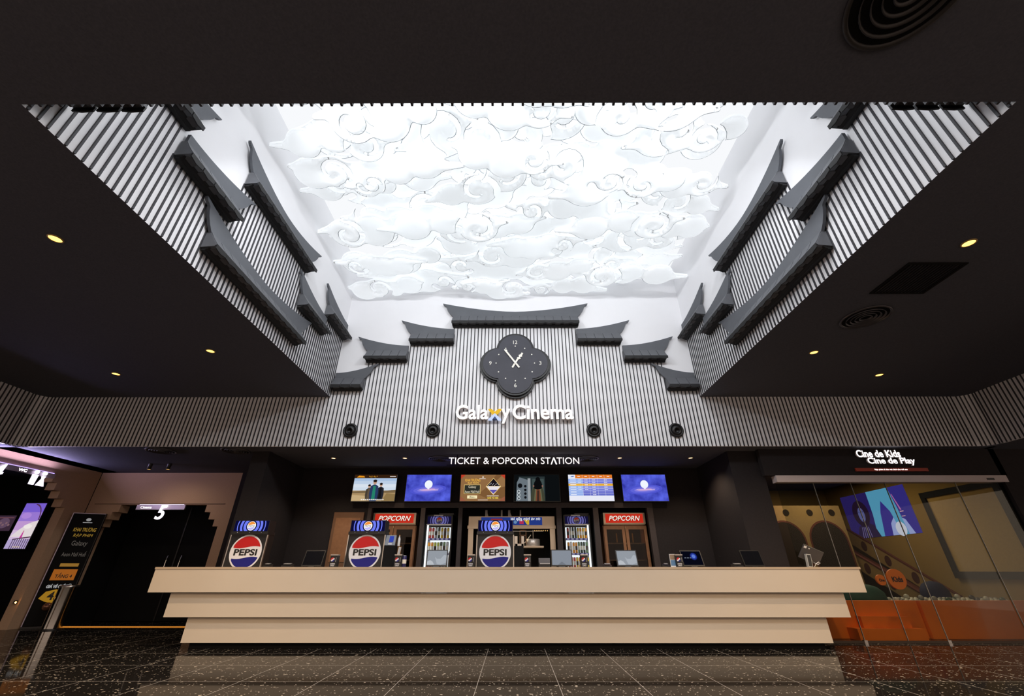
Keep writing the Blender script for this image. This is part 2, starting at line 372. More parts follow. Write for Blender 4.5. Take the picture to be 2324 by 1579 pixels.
# ================================================================= HANGING CLOUDS
CLM = cloud_mat(); SHADOW_RIM = pm('grey_cloud_seam', (136, 145, 153), 0.7)  # grey rim colour paints the shadow line along far cloud edges
def cloud_mesh(seed):
    rg = random.Random(seed); W = 1.2; h = 0.02
    gx = np.arange(-.95, .951, h); gy = np.arange(-.5, .501, h); X, Y = np.meshgrid(gx, gy)
    def smin(a, b, k=.07):
        q = np.clip(.5+.5*(b-a)/k, 0, 1); return b*(1-q)+a*q-k*q*(1-q)
    def cap(ax, ay, bx, by, ra, rb):
        t = np.clip(((X-ax)*(bx-ax)+(Y-ay)*(by-ay))/((bx-ax)**2+(by-ay)**2), 0, 1)
        return np.hypot(X-ax-(bx-ax)*t, Y-ay-(by-ay)*t)-(ra+(rb-ra)*t)
    n = rg.choice((3, 3, 4, 4)); sd = np.full_like(X, 9.0); lobes = []
    for i in range(n):
        lx = (i/(n-1)-.5)*.82+rg.uniform(-.06, .06); ly = rg.uniform(-.12, .13); r = rg.uniform(.15, .27)
        lobes.append((lx, ly, r)); sd = smin(sd, np.hypot(X-lx, (Y-ly)*1.08)-r)
    for sgn in (-1, 1):
        if rg.random() < .8:
            l0 = lobes[0] if sgn < 0 else lobes[-1]; ty = l0[1]+rg.uniform(-.14, .10)
            sd = smin(sd, cap(l0[0], ty*.8, sgn*rg.uniform(.66, .84), ty+rg.uniform(-.05, .05), .085, .018), .06)
    for i in rg.sample(range(n), rg.choice((1, 1, 2))):
        lx, ly, r = lobes[i]; dr = rg.choice((-1, 1)); a0 = rg.uniform(0, 2*PI); prev = None
        for k in range(19):
            t = k/18; a = a0+dr*t*1.45*2*PI*.78; rr = r*(.16+.86*t); p = (lx+rr*math.cos(a), ly+rr*math.sin(a))
            if prev:
                wv = .012+.036*t; sd = np.maximum(sd, -cap(*prev, *p, wv, wv))
            prev = p
    G = np.gradient(sd, h); gl = np.hypot(G[0], G[1])+1e-6
    near = np.abs(sd) < .8*h
    PX = np.where(near, X-G[1]/gl*sd, X); PY = np.where(near, Y-G[0]/gl*sd, Y)
    ok = (sd < 0) | near
    d = np.clip(-np.where(near, 0, sd)/.15, 0, 1); PZ = -.058*np.sqrt(1-(1-d)**2)-.16*PY
    ny, nx = X.shape; tri = []
    for j in range(ny-1):
        for i in range(nx-1):
            a, b2, c2, d2 = (j, i), (j, i+1), (j+1, i+1), (j+1, i)
            if ok[a] and ok[b2] and ok[c2] and ok[d2]: tri.append((a, b2, c2, d2))
            else:
                for q in ((a, b2, c2), (a, c2, d2), (a, b2, d2), (b2, c2, d2)):
                    if all(ok[p] for p in q): tri.append(q); break
    idx = {}; vs = []
    def vid(p):
        if p not in idx: idx[p] = len(vs); vs.append((float(PX[p]), float(PY[p]), float(PZ[p])))
        return idx[p]
    fs = [tuple(vid(p) for p in q) for q in tri]; ec = {}
    for fc in fs:
        for k in range(len(fc)):
            e = (fc[k], fc[(k+1) % len(fc)]); ec.setdefault(tuple(sorted(e)), []).append(e)
    mi = [0]*len(fs); rim = {}
    be = [es[0] for es in ec.values() if len(es) == 1]; nrm = {}
    for a, b2 in be:                                   # outward normal at each rim vertex
        ex, ey = vs[b2][0]-vs[a][0], vs[b2][1]-vs[a][1]; l_ = math.hypot(ex, ey)+1e-9
        for v in (a, b2):
            q = nrm.get(v, (0, 0)); nrm[v] = (q[0]+ey/l_, q[1]-ex/l_)
    for v, q in nrm.items():
        l_ = math.hypot(*q)+1e-9; nrm[v] = (q[0]/l_, q[1]/l_)
    def up(v, lvl):
        if (v, lvl) not in rim:
            p = vs[v]; nx_, ny_ = nrm[v]; k = (.0065*max(0.0, min(1.0, ny_*1.4+.35)), .004)[lvl]
            rim[(v, lvl)] = len(vs); vs.append((p[0]+nx_*k, p[1]+ny_*k, p[2]+(.003, .045)[lvl]))
        return rim[(v, lvl)]
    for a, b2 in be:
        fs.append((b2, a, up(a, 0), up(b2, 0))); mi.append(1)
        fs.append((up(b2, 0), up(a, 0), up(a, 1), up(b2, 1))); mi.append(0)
    me = bpy.data.meshes.new('hanging_cloud'); me.from_pydata(vs, [], fs); me.materials.append(CLM); me.materials.append(SHADOW_RIM)
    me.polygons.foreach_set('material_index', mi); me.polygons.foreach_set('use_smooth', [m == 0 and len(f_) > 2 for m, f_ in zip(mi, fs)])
    me.update(); return me
CM = [cloud_mesh(100+i) for i in range(11)]
CV = []
for m_ in CM:
    a_ = np.empty(len(m_.vertices)*3); m_.vertices.foreach_get('co', a_); CV.append(a_.reshape(-1, 3))
VX, VZ = .035, .012
occ = np.zeros((230, 190, 75), bool)          # which cells of the well are already taken by a panel
rg = random.Random(5); row = 0; y = 3.0
while y < 7.42:
    col = 0; x = -3.0+rg.uniform(-.1, .2)+(.3 if row % 2 else 0)
    while x < 3.2:
        k = rg.randrange(len(CM)); col += 1; o = bpy.data.objects.new('hanging_cloud', CM[k]); COL.objects.link(o)
        s = rg.uniform(1.1, 1.55); sx = s*rg.choice((-1, 1)); sy = s*rg.uniform(.85, 1.05); an = rg.uniform(-.22, .22)
        px_ = max(XL+.03+.70*s, min(XR-.03-.70*s, x)); py_ = y+rg.uniform(-.1, .1)
        q = CV[k]*np.array((sx, sy, 1.0)); ca, sa = math.cos(an), math.sin(an)
        wx = q[:, 0]*ca-q[:, 1]*sa+px_; wy = q[:, 0]*sa+q[:, 1]*ca+py_
        px_ += max(0, XL+.02-wx.min())-max(0, wx.max()-XR+.02); wx += px_-max(XL+.03+.70*s, min(XR-.03-.70*s, x))
        dy = -max(0, wy.max()-YF+.02); py_ += dy; wy += dy
        ix = ((wx-XL)/VX).astype(int); iy = ((wy-YN)/VX).astype(int); iz = np.floor((q[:, 2]+.16)/VZ).astype(int)
        cells = np.unique(np.stack((ix, iy, iz), 1), axis=0)
        cells = np.unique(np.concatenate([cells+np.array((i, j, 0)) for i in (0, 1) for j in (0, 1)]), axis=0); cells = cells[(cells[:, 0] >= 0) & (cells[:, 1] >= 0) & (cells[:, 0] < 230) & (cells[:, 1] < 190)]
        best = None
        for lv in range(rg.choice((0, 0, 5, 9)), 46):
            zc_ = np.clip(cells[:, 2]+lv, 0, 73); hit = (occ[cells[:, 0], cells[:, 1], zc_] | occ[cells[:, 0], cells[:, 1], zc_+1]).sum()
            if best is None or hit < best[0]: best = (hit, lv)
            if hit == 0: break
        lv = best[1]; zc_ = np.clip(cells[:, 2]+lv, 0, 73); occ[cells[:, 0], cells[:, 1], zc_] = True
        o.location = (px_, py_, 6.35+lv*VZ); o.rotation_euler = (0, 0, an); o.scale = (sx, sy, 1)
        tag(o, 'white backlit cloud panel with curls hanging in the ceiling light well', 'cloud panel', 'white cloud panels in the light well')
        x += rg.uniform(.66, .92)
    y += .43; row += 1

for x, yaw, k, lb in ((-2.45, -50, 1.9, 'LED flood light at the left of the near well wall, above the ceiling edge'), (CX, 0, .55, 'LED flood light at the middle of the near well wall, above the ceiling edge'), (2.52, 50, 1.9, 'LED flood light at the right of the near well wall, above the ceiling edge')):
    r = thing('well_flood_light', lb, 'flood light', (x, 2.6 if yaw else 2.1, 6.12), R(yaw), 'flood lights hidden in the well')
    MB().box(-.62, .62, -.09, -.05, -.12, .12, WPLAS).build('housing', r)  # unseen lights added to brighten the slatted well walls
    l = bpy.data.lights.new('flood', 'AREA'); l.shape = 'RECTANGLE'; l.size = 1.2; l.size_y = .22; l.energy = ADDED_FILL_W*k; l.color = (.97, .98, 1.0)
    lo = bpy.data.objects.new('flood', l); COL.objects.link(lo); lo.parent = r; lo.location = (0, 0, 0); lo.rotation_euler = (R(90-36), 0, 0)

# ================================================================= TILED EAVES ON THE SLATTED WALLS
def eave(label, wall, u0, u1, zb, hl=True, hr=True):
    """wall: 'back','left','right','front'; u0..u1 world coordinate along the wall"""
    uc = (u0+u1)/2; wd = (u1-u0)/2
    loc, rz = {'back': ((uc, YF-BD-.002, zb), 0), 'left': ((XL+BD+.002, uc, zb), PI/2), 'right': ((XR-BD-.002, uc, zb), -PI/2), 'front': ((uc, YN+.024, zb), PI)}[wall]
    if wall in ('right', 'front'): hl, hr = hr, hl
    r = thing('tiled_eave', label, 'eave', loc, rz, 'tiled eaves on the slatted walls of the light well')
    # body under the tiles (its ends are the gables)
    def px(pts): return [(-p, z) for p, z in pts]
    Mx = Matrix(((0, 1, 0, 0), (1, 0, 0, 0), (0, 0, 1, 0), (0, 0, 0, 1)))   # local (x,y,z)->(y,x,z): profile in (depth,z), extruded along u
    MB().prism(px([(0, .045), (.16, .062), (.172, .08), (.05, .262), (0, .262)]), -wd, wd, ROOFT, Mx).build('gable_body', r)
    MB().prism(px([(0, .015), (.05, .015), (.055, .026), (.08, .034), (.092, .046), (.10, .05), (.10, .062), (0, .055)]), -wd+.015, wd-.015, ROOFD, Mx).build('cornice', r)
    n = max(2, round((u1-u0)/.178)); pt = (u1-u0)/n
    t = MB(); dr = MB()
    for i in range(n):
        a = -wd+i*pt+.008; b_ = a+pt-.016
        q = []
        for k in range(5):
            s = k/4; p = .052+(.186-.052)*s; z = .282-(.282-.088)*s-.010*math.sin(PI*s)
            q.append((p, z))
        prof = q+[(p-.012, z-.018) for p, z in q[::-1]]
        t.prism(px(prof), a, b_, ROOFT, Mx)
        m = (a+b_)/2; nrm = Vector((0, -.25, -1)).normalized()
        Md = T(m, -.108, .068) @ Vector((0, 0, 1)).rotation_difference(nrm).to_matrix().to_4x4()
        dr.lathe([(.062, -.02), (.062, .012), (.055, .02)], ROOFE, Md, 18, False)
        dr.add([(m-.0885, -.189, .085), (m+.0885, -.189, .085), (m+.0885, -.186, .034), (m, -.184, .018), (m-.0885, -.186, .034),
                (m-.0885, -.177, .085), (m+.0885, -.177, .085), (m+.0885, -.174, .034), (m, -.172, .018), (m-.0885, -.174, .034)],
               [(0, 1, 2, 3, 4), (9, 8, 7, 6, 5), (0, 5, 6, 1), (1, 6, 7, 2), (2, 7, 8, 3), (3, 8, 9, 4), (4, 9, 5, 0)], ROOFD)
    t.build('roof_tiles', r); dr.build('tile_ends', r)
    # ridge board with swept horns
    lo, hi = .385, .60; N = 16
    top = []
    L0 = -wd-.235 if hl else -wd+.01; L1 = wd+.235 if hr else wd-.01
    for i in range(N+1):
        s = i/N; u = L0+(L1-L0)*s
        if hl and hr: q = abs(2*s-1)
        elif hl: q = 1-s
        elif hr: q = s
        else: q = 0
        top.append((u, lo+(hi-lo)*q**1.75))
    def horn(sg): # from tip down to the base
        return [(sg*(wd+.228), .575), (sg*(wd+.205), .55), (sg*(wd+.175), .538), (sg*(wd+.155), .52), (sg*(wd+.140), .47), (sg*(wd+.11), .405), (sg*(wd+.06), .33), (sg*(wd-.005), .262)]
    pts = list(top)
    pts += horn(1) if hr else [(wd-.01, .262)]
    pts += horn(-1)[::-1] if hl else [(-wd+.01, .262)]
    MB().prism(pts, -.055, -.018, ROOFG).build('ridge_board', r)
    return r
W_ = 'on the slatted wall above the clock'
cb = .05
eave('long charcoal tiled eave with two horns, top centre of the clock wall', 'back', cb-1.343, cb+1.343, 5.545)
for sg, nm in ((-1, 'left'), (1, 'right')):
    for (a, b_, z, txt) in ((1.275, 2.195, 5.115, 'one step down to the %s of the long central eave'), (2.20, 3.05, 4.715, 'two steps down to the %s of the long central eave')):
        u0, u1 = sorted((cb+sg*a, cb+sg*b_))
        eave('charcoal one-horned eave, '+txt % nm, 'back', u0, u1, z, sg < 0, sg > 0)
    u0, u1 = sorted((CX+sg*2.99, CX+sg*3.585))
    eave('lowest short eave in the %s corner of the clock wall, horn pointing inward' % nm, 'back', u0, u1, 4.095, sg > 0, sg < 0)
    wl = nm
    eave('long tiled eave with two horns, the lowest one on the %s slatted well wall' % nm, wl, 3.632, 5.963, 4.205)
    eave('highest tiled eave with two horns, in the middle of the %s well wall' % nm, wl, 3.843, 5.705, 5.485)
    eave('eave nearest the viewer on the %s well wall, cut off by the ceiling edge' % nm, wl, 1.95, 2.894, 5.2, False, True)
    eave('tiled eave second from the viewer on the %s well wall, horn pointing away' % nm, wl, 2.895, 3.849, 4.81, False, True)
    eave('short eave on the %s well wall, past the far tip of the long low eave' % nm, wl, 5.711, 6.681, 4.81, True, False)
    eave('short eave at the far end of the %s well wall, beside the clock wall' % nm, wl, 6.64, 7.60, 5.22, True, False)
    u0, u1 = sorted((CX+sg*2.97, CX+sg*3.57))
    eave('eave tips peeping over the near ceiling edge, upper %s corner of the well' % nm, 'front', u0, u1, 4.20, sg > 0, sg < 0)

# ================================================================= CLOCK
def quatre(r, d, n=22):
    pts = []
    for k in range(4):
        a = PI/2*k; cx_, cz_ = d*math.cos(a), d*math.sin(a)
        # angles where neighbouring circles meet (on the diagonals)
        t = d*math.sin(PI/4); s_ = math.sqrt(max(0, r*r-t*t)); q = d*math.cos(PI/4)+s_
        px_, pz_ = q*math.cos(a+PI/4), q*math.sin(a+PI/4)
        e = math.atan2(q*math.sin(PI/4), q*math.cos(PI/4)-d)
        for i in range(n): 
            g = a-e+2*e*i/n; pts.append((cx_+r*math.cos(g), cz_+r*math.sin(g)))
    return pts
FACE = pm('dark_slate_dial', (62, 63, 72), 0.65, noise=.22, nscale=4)
ck = thing('wall_clock', 'black four-lobed wall clock with white hands above the illuminated cinema name', 'clock', (.045, YF-BD, 4.66))
MB().prism(quatre(.385, .335), -.06, -.0, BLACK).build('back_rim', ck)
MB().prism(quatre(.362, .322), -.11, -.06, BLACK).build('middle_rim', ck)
MB().prism(quatre(.335, .312), -.13, -.11, FACE).build('dial', ck)
CW_ = pm('cream_white_paint', (240, 238, 228), .5)
n_ = MB()
for s_, x, z, ww in (('12', 0, .475, .085), ('3', .50, 0, .045), ('6', 0, -.48, .048), ('9', -.50, 0, .048)): text(n_, s_, x-ww/2, x+ww/2, z-.04, z+.04, -.1325, CW_, .004)
n_.build('numerals', ck)
n_ = MB()
for k in range(12):
    a = 2*PI*k/12; n_.prism(circ(.385*math.sin(a), .385*math.cos(a), .013, 12), -.134, -.13, CW_)
n_.build('hour_dots', ck)
def rot2(p, a): return [(x*math.cos(a)+z*math.sin(a), -x*math.sin(a)+z*math.cos(a)) for x, z in p]
mh = [(-.017, -.135), (.017, -.135), (.017, .30), (.03, .315), (.03, .345), (.012, .345), (.012, .37), (-.014, .37), (-.017, .34)]
MB().prism(rot2(mh, R(-36)), -.158, -.150, CW_).build('minute_hand', ck)
hh = [(-.018, -.12), (.018, -.12), (.018, .10), (.05, .13), (.02, .16), (.052, .19), (.034, .215), (.034, .265), (-.004, .265), (-.004, .215), (-.03, .185), (0, .155), (-.03, .125), (-.018, .10)]
MB().prism(rot2(hh, R(30)), -.148, -.140, CW_).build('hour_hand', ck)
MB().prism(circ(0, 0, .018, 14), -.162, -.13, STEEL).build('hub', ck)

# ================================================================= CINEMA NAME
SG = em((255, 250, 246), 1.5); SGS = pm('letter_return_white', (232, 222, 220), .5)
nm = thing('cinema_name_sign', 'large white illuminated letters spelling the cinema name under the clock', 'sign', (0, YF-BD, 3.50))
def letters(root, name, s, x0, x1, z0, z1, y0, dep, bold):
    a = MB(); text(a, s, x0, x1, z0, z1, y0, SGS, bold, dep); 
    text(a, s, x0, x1, z0, z1, y0-dep/2-.004, SG, bold, 0); return a.build(name, root)
# widths follow the photograph: Gala | x | y | Cinema
letters(nm, 'letters', 'Gala', -1.085, -.472, .0, .285, -.07, .07, .02)
letters(nm, 'letters', 'y', -.222, -.055, -.085, .205, -.07, .07, .02)
letters(nm, 'letters', 'Cinema', -.01, 1.14, .0, .29, -.07, .07, .02)
xx = MB(); GOLD = em((250, 200, 60), .9); PALE = em((205, 220, 255), 1.0); NAVY = pm('navy_face', (30, 55, 110), .5)
xx.prism([(-.470, .205), (-.41, .205), (-.345, .15), (-.28, .205), (-.225, .205), (-.30, .115), (-.39, .115)], -.105, -.03, GOLD)
xx.prism([(-.470, 0), (-.40, 0), (-.345, .075), (-.29, 0), (-.225, 0), (-.345, .125)], -.105, -.03, PALE)
xx.prism([(-.39, .003), (-.30, .003), (-.345, .065)], -.095, -.03, NAVY)
xx.build('coloured_letter_x', nm)

# ================================================================= JET NOZZLES ON THE BAND
for x, lb in ((-3.056, 'far left of the four, below the left corner eave'), (-1.504, 'second of the four, left of the cinema name'), (1.51, 'third of the four, right of the cinema name'), (3.056, 'far right of the four, below the right corner eave')):
    r = thing('jet_nozzle', 'round black air nozzle, '+lb, 'air nozzle', (x, YF-BD, 3.315), 0, 'round black air nozzles on the slatted band')
    Mj = Matrix.Rotation(PI/2, 4, 'X')
    MB().lathe([(.095, 0), (.135, 0), (.138, .018), (.125, .035), (.105, .04), (.098, .025), (.095, 0)], BLACK, Mj, 32, True, False).build('ring', r)
    MB().lathe([(.100, .0), (.098, .03), (.085, .055), (.06, .07), (.045, .065), (.04, .02), (.0, .015)], BLACK, T(0, 0, -.008) @ Mj @ Matrix.Rotation(R(10), 4, 'X'), 32, True, False).build('nozzle_ball', r)

# ================================================================= LAMPS AND VENTS IN THE CEILINGS
LENS = em((255, 196, 96), 3.2); LENS2 = em((255, 205, 150), 4.0)
RINGM = pm('brushed_brass_ring', (200, 165, 110), .35, .8)
def downlight(x, y, z, lb, watt, rad=.055, lens=LENS, cone=125, seen=True):
    r = thing('downlight', lb, 'downlight', (x, y, z), 0, 'recessed downlights in the black ceilings')
    MB().lathe([(rad, 0), (rad+.012, 0), (rad+.012, -.006), (rad, -.010), (rad, 0)], RINGM, None, 24, True, False).build('trim_ring', r)
    MB().lathe([(rad, -.003), (rad*.5, -.005), (.0005, -.006)], lens, None, 24, True, False).build('lens', r)
    l = bpy.data.lights.new('lamp', 'SPOT'); l.energy = watt; l.spot_size = R(cone); l.spot_blend = .7; l.shadow_soft_size = .06; l.color = (1.0, .76, .52)
    lo = bpy.data.objects.new('lamp', l); COL.objects.link(lo); lo.parent = r; lo.location = (0, 0, -.03)
    return r
for x, y, lb in ((-4.677, 3.216, 'nearest small round downlight in the black ceiling left of the well'), (-4.676, 5.687, 'downlight in the left black ceiling closest to the well edge, second back'), (-6.85, 6.53, 'downlight in the left black ceiling nearest the slatted band'),
                 (4.722, 3.307, 'nearest small round downlight in the black ceiling right of the well'), (4.679, 5.758, 'downlight in the right black ceiling closest to the well edge, second back'), (6.35, 6.606, 'downlight in the right black ceiling nearest the slatted band')):
    downlight(x, y, ZC, lb, DOWN_W*(.6 if abs(x) > 6 else 1), cone=80 if abs(x) > 6 else 120)
for x, y in ((-4.68, .6), (4.7, .6), (-1.6, .3), (1.6, .3), (-4.7, -2.2), (4.7, -2.2), (0, -2.2)):
    downlight(x, y, ZC, 'downlight in the black ceiling behind the viewer', DOWN_W*1.6, cone=168)  # added behind the camera only for their light on counter and band
for x, lb in ((-3.663, 'downlight in the low soffit above the screens, leftmost'), (-2.207, 'downlight in the low soffit just left of the ticket sign'), (2.168, 'downlight in the low soffit just right of the ticket sign'), (3.609, 'downlight in the low soffit above the screens, rightmost')):
    downlight(x, 8.535, ZS, lb, SOFFIT_W, .042, LENS2)
for x, lb in ((-7.779, 'left one of the two black cylinder spots above the cinema 5 door'), (-7.372, 'right one of the two black cylinder spots above the cinema 5 door')):
    r = thing('surface_spot', lb, 'spotlight', (x, 9.04, ZS), 0, 'black cylinder spots on the soffit')
    MB().lathe([(.04, 0), (.04, -.12), (.034, -.122), (.034, -.10), (.0005, -.10)], BLACK, None, 20, True, False).build('body', r)
    MB().lathe([(.0335, -.119), (.0005, -.119)], em((255, 200, 120), .8), None, 20, True, False).build('lens', r)
    l = bpy.data.lights.new('lamp', 'SPOT'); l.energy = 10; l.spot_size = R(150); l.spot_blend = .8; l.shadow_soft_size = .03; l.color = (1, .82, .66)  # light added in the spots to brighten the tan door wall
    lo = bpy.data.objects.new('lamp', l); COL.objects.link(lo); lo.parent = r; lo.location = (0, 0, -.13); lo.rotation_euler = (R(18), 0, 0)
def round_vent(x, y, z, rad, lb, ring=None):
    r = thing('round_air_diffuser', lb, 'air vent', (x, y, z), 0, 'round ring air diffusers in the ceilings')
    mt = ring or pm('dark_vent_ring', (92, 90, 94), .35, .5)
    MB().lathe([(rad*.9, -.001), (rad, -.001), (rad, -.012), (rad*.93, -.02), (rad*.9, -.001)], mt, None, 40, True, False).build('outer_ring', r)
    k = MB()
    for q in (.74, .57, .40, .23): k.lathe([(rad*q, -.004), (rad*(q+.03), -.022), (rad*(q+.012), -.024), (rad*(q-.02), -.004)], mt, None, 36, True, False)
    k.build('inner_rings', r)
    MB().lathe([(rad*.9, -.002), (.0005, -.002)], BLKM, None, 36, True, False).build('dark_throat', r)
round_vent(4.72, 4.74, ZC, .29, 'round ring air diffuser in the black ceiling to the right of the well')
round_vent(2.32, 1.16, ZC, .33, 'round black air diffuser in the ceiling nearest the viewer', pm('black_vent_ring', (50, 48, 48), .5))
round_vent(-6.735, 7.93, ZS, .25, 'round air diffuser in the low soffit above the cinema 5 door')
round_vent(-5.303, 7.93, ZS, .25, 'round air diffuser in the low soffit beside the left wing wall')
round_vent(-1.50, 8.58, ZS, .23, 'round air diffuser in the soffit behind the left end of the ticket sign')
round_vent(1.52, 8.58, ZS, .23, 'round air diffuser in the soffit behind the right end of the ticket sign')
r = thing('slot_vent', 'square black louvred return air grille in the right black ceiling', 'air vent', (4.69, 3.905, ZC))
k = MB(); k.box(-.33, .33, -.29, -.26, -.012, 0, BLKM); k.box(-.33, .33, .26, .29, -.012, 0, BLKM); k.box(-.33, -.30, -.26, .26, -.012, 0, BLKM); k.box(.30, .33, -.26, .26, -.012, 0, BLKM); k.build('frame', r)
k = MB()
for i in range(15): k.box(-.28+i*.04-.006, -.28+i*.04+.006, -.26, .26, -.012, -.002, BLACK)
k.build('louvres', r)

# ================================================================= SERVICE COUNTER
ct = thing('service_counter', 'long beige three-tiered service counter in front of the drinks fridges', 'counter', (0, 7.15, 0))
LIP = pm('beige_counter_top', (190, 168, 142), .5)
MB().box(-5.45, 5.26, -.0, .82, 1.015, 1.045, LIP).build('countertop', ct)
def tier(x0, x1, y0, z0, z1, name):
    k = MB(); k.box(x0, x1, y0, y0+.03, z0, z1, COUNTER); k.box(x0, x0+.03, y0+.03, .80, z0, z1, COUNTER); k.box(x1-.03, x1, y0+.03, .80, z0, z1, COUNTER)
    k.box(x0+.03, x1-.03, y0+.03, .80, z0, z0+.02, COUNTER); k.build(name, ct)
tier(-5.44, 5.235, .005, .712, 1.015, 'upper_tier'); tier(-5.13, 4.925, .07, .396, .700, 'middle_tier'); tier(-4.805, 4.60, .135, .078, .386, 'lower_tier')
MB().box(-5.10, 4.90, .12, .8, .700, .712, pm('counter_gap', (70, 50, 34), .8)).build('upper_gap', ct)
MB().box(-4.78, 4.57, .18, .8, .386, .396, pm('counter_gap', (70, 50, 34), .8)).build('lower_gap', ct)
MB().box(-4.72, 4.52, .22, .8, 0, .078, BLKM).build('plinth', ct)
CTZ = 1.045

# ================================================================= SOFT DRINK LOGO PARTS
LR = pm('logo_red', (200, 30, 32), .3, .3); LW = pm('logo_white', (225, 226, 232), .35); LB = pm('logo_blue', (26, 28, 128), .3, .3); LK = pm('logo_black', (14, 14, 16), .4)
def globe(mb, cx, cz, r, y, mats, word=True, a=.0, ring=True, rx=1.0, zmin=-9):
    red, white, blue, blk = mats; n = 24
    ca, sa = math.cos(a), math.sin(a)
    def Rm(p): return [(cx+(x*ca-z*sa)*rx, max(zmin, cz+x*sa+z*ca)) for x, z in p]
    if ring: mb.flat(Rm(circ(0, 0, r*1.1, 40)), y, white)
    else: mb.flat(Rm(circ(0, 0, r, 36)), y, white)
    def wave(x, z0, amp): return z0+amp*math.sin(x/r*PI*.9)
    def band(top):
        z0 = .30*r if top else -.36*r; amp = .07*r
        xs = [r*math.sin(PI/2*(-1+2*i/n)) for i in range(n+1)]
        arc = []; wv = []
        for x in xs:
            zc = math.sqrt(max(0, r*r-x*x)); zz = wave(x, z0, amp)
            if top and zc >= zz: arc.append((x, zc)); wv.append((x, zz))
            if not top and -zc <= zz: arc.append((x, -zc)); wv.append((x, zz))
        return arc+wv[::-1]
    mb.flat(Rm(band(True)), y-.0015, red); mb.flat(Rm(band(False)), y-.0015, blue)
    if word: text(mb, 'PEPSI', cx-.80*r*rx, cx+.80*r*rx, cz-.22*r, cz+.19*r, y-.003, blk, .03)
LM = (LR, LW, LB, LK)
GLO = (em((245, 150, 60), 1.0), em((255, 252, 248), 1.1), em((190, 185, 245), 1.0), em((150, 150, 150), .9))
def ring_header(mb, x0, x1, z0, z1, y, lit=True, r=None, lg=GLO):
    """blue header face with pale concentric bands and a round logo"""
    bg = em((14, 14, 60), .8) if lit else em((22, 20, 56), .8); bd = em((112, 126, 246), 1.0) if lit else em((120, 116, 190), .7)
    mb.flat(rect(x0, x1, z0, z1), y, bg); cx, cz = (x0+x1)/2, (z0+z1)/2; hh = (z1-z0)/2; hw = (x1-x0)/2; r = r or hh*.92
    for ra, rb in ((r*1.18, r*1.75), (r*2.0, r*2.5), (r*2.95, r*3.15)):
        for sg in (-1, 1):
            if ra > hw: continue
            pts = []; zz = [-hh*.96+2*hh*.96*i/10 for i in range(11)]
            for z in zz: pts.append((cx+sg*min(hw, math.sqrt(max(ra*ra-z*z, 0))+(0)), cz+z))
            for z in zz[::-1]: pts.append((cx+sg*min(hw, math.sqrt(max(rb*rb-z*z, 0))), cz+z))
            mb.flat(pts, y-.001, bd)
    globe(mb, cx, cz, r*.86, y-.003, lg, True)

# drink dispensers on the counter
def dispenser(x, lb):
    r = thing('drink_dispenser', lb, 'drink dispenser', (x, 7.62, CTZ), 0, 'cola dispensers on the counter')
    MB().box(-.305, .305, .02, .22, 0, .49, BLACK).build('body', r)
    k = MB()
    for s_ in (-1, 1): k.box(s_*.305-.008, s_*.305+.008, .0, .03, 0, .48, STEEL)
    k.build('edge_strips', r)
    k = MB(); k.box(-.31, .31, -.02, .22, .485, .53, BLACK)
    for s_ in (-.2, 0, .2): k.lathe([(.006, 0), (.006, .01), (.0005, .012)], SILVER, T(s_, -.02, .515) @ Matrix.Rotation(PI/2, 4, 'X'), 10)
    k.build('header_shelf', r)
    MB().box(-.295, .295, -.01, .2, .53, .705, BLACK).build('header_box', r)
    k = MB(); ring_header(k, -.285, .285, .535, .70, -.012); k.build('lit_header', r)
    k = MB()
    globe(k, 0, .222, .238, .017, LM, zmin=.004); k.build('globe_panel', r)
    return r
dispenser(-4.42, 'cola dispenser with round logo at the far left end of the counter')
dispenser(-2.45, 'cola dispenser with round logo in front of the left popcorn cabinet')
dispenser(-.30, 'cola dispenser with round logo in front of the big popcorn machine')
# cup and straw box dispensers
def box_disp(x, y, lb, wd=.11, cup=False):
    r = thing('straw_box', lb, 'dispenser box', (x, y, CTZ), 0, 'black napkin and straw boxes on the counter')
    MB().box(-wd/2, wd/2, 0, .10, 0, .165, LK).build('body', r)
    MB().box(-wd/2-.003, wd/2+.003, -.003, .103, .165, .18, STEEL).build('lid', r)
    k = MB(); globe(k, -.014, .105, .030, -.002, (LR, LW, LB, LK), False, .5, False); text(k, 'PEPSI', -.03, .03, .006, .012, -.002, LW, .02, 0, T(.036, 0, .105) @ Matrix.Rotation(-PI/2, 4, 'Y') @ T(0, 0, -.01))
    text(k, 'KHÔNG', -.040, .030, .038, .058, -.002, LW, .03, shear=.2); text(k, 'CALO', -.034, .024, .014, .031, -.002, LW, .03, shear=.2); k.build('printed_front', r)
    return r
box_disp(-2.85, 7.40, 'black straw box left of the dispenser beside the left popcorn cabinet')
box_disp(-1.83, 7.40, 'black straw box standing beside a drink can in front of the left fridge')
box_disp(-.67, 7.40, 'black straw box just left of the middle dispenser')
box_disp(.225, 7.40, 'black straw box in front of the kettle of the popcorn machine')
box_disp(1.125, 7.40, 'black straw box in front of the right fridge')
box_disp(2.63, 7.40, 'black straw box beside the monitor showing a blue globe')
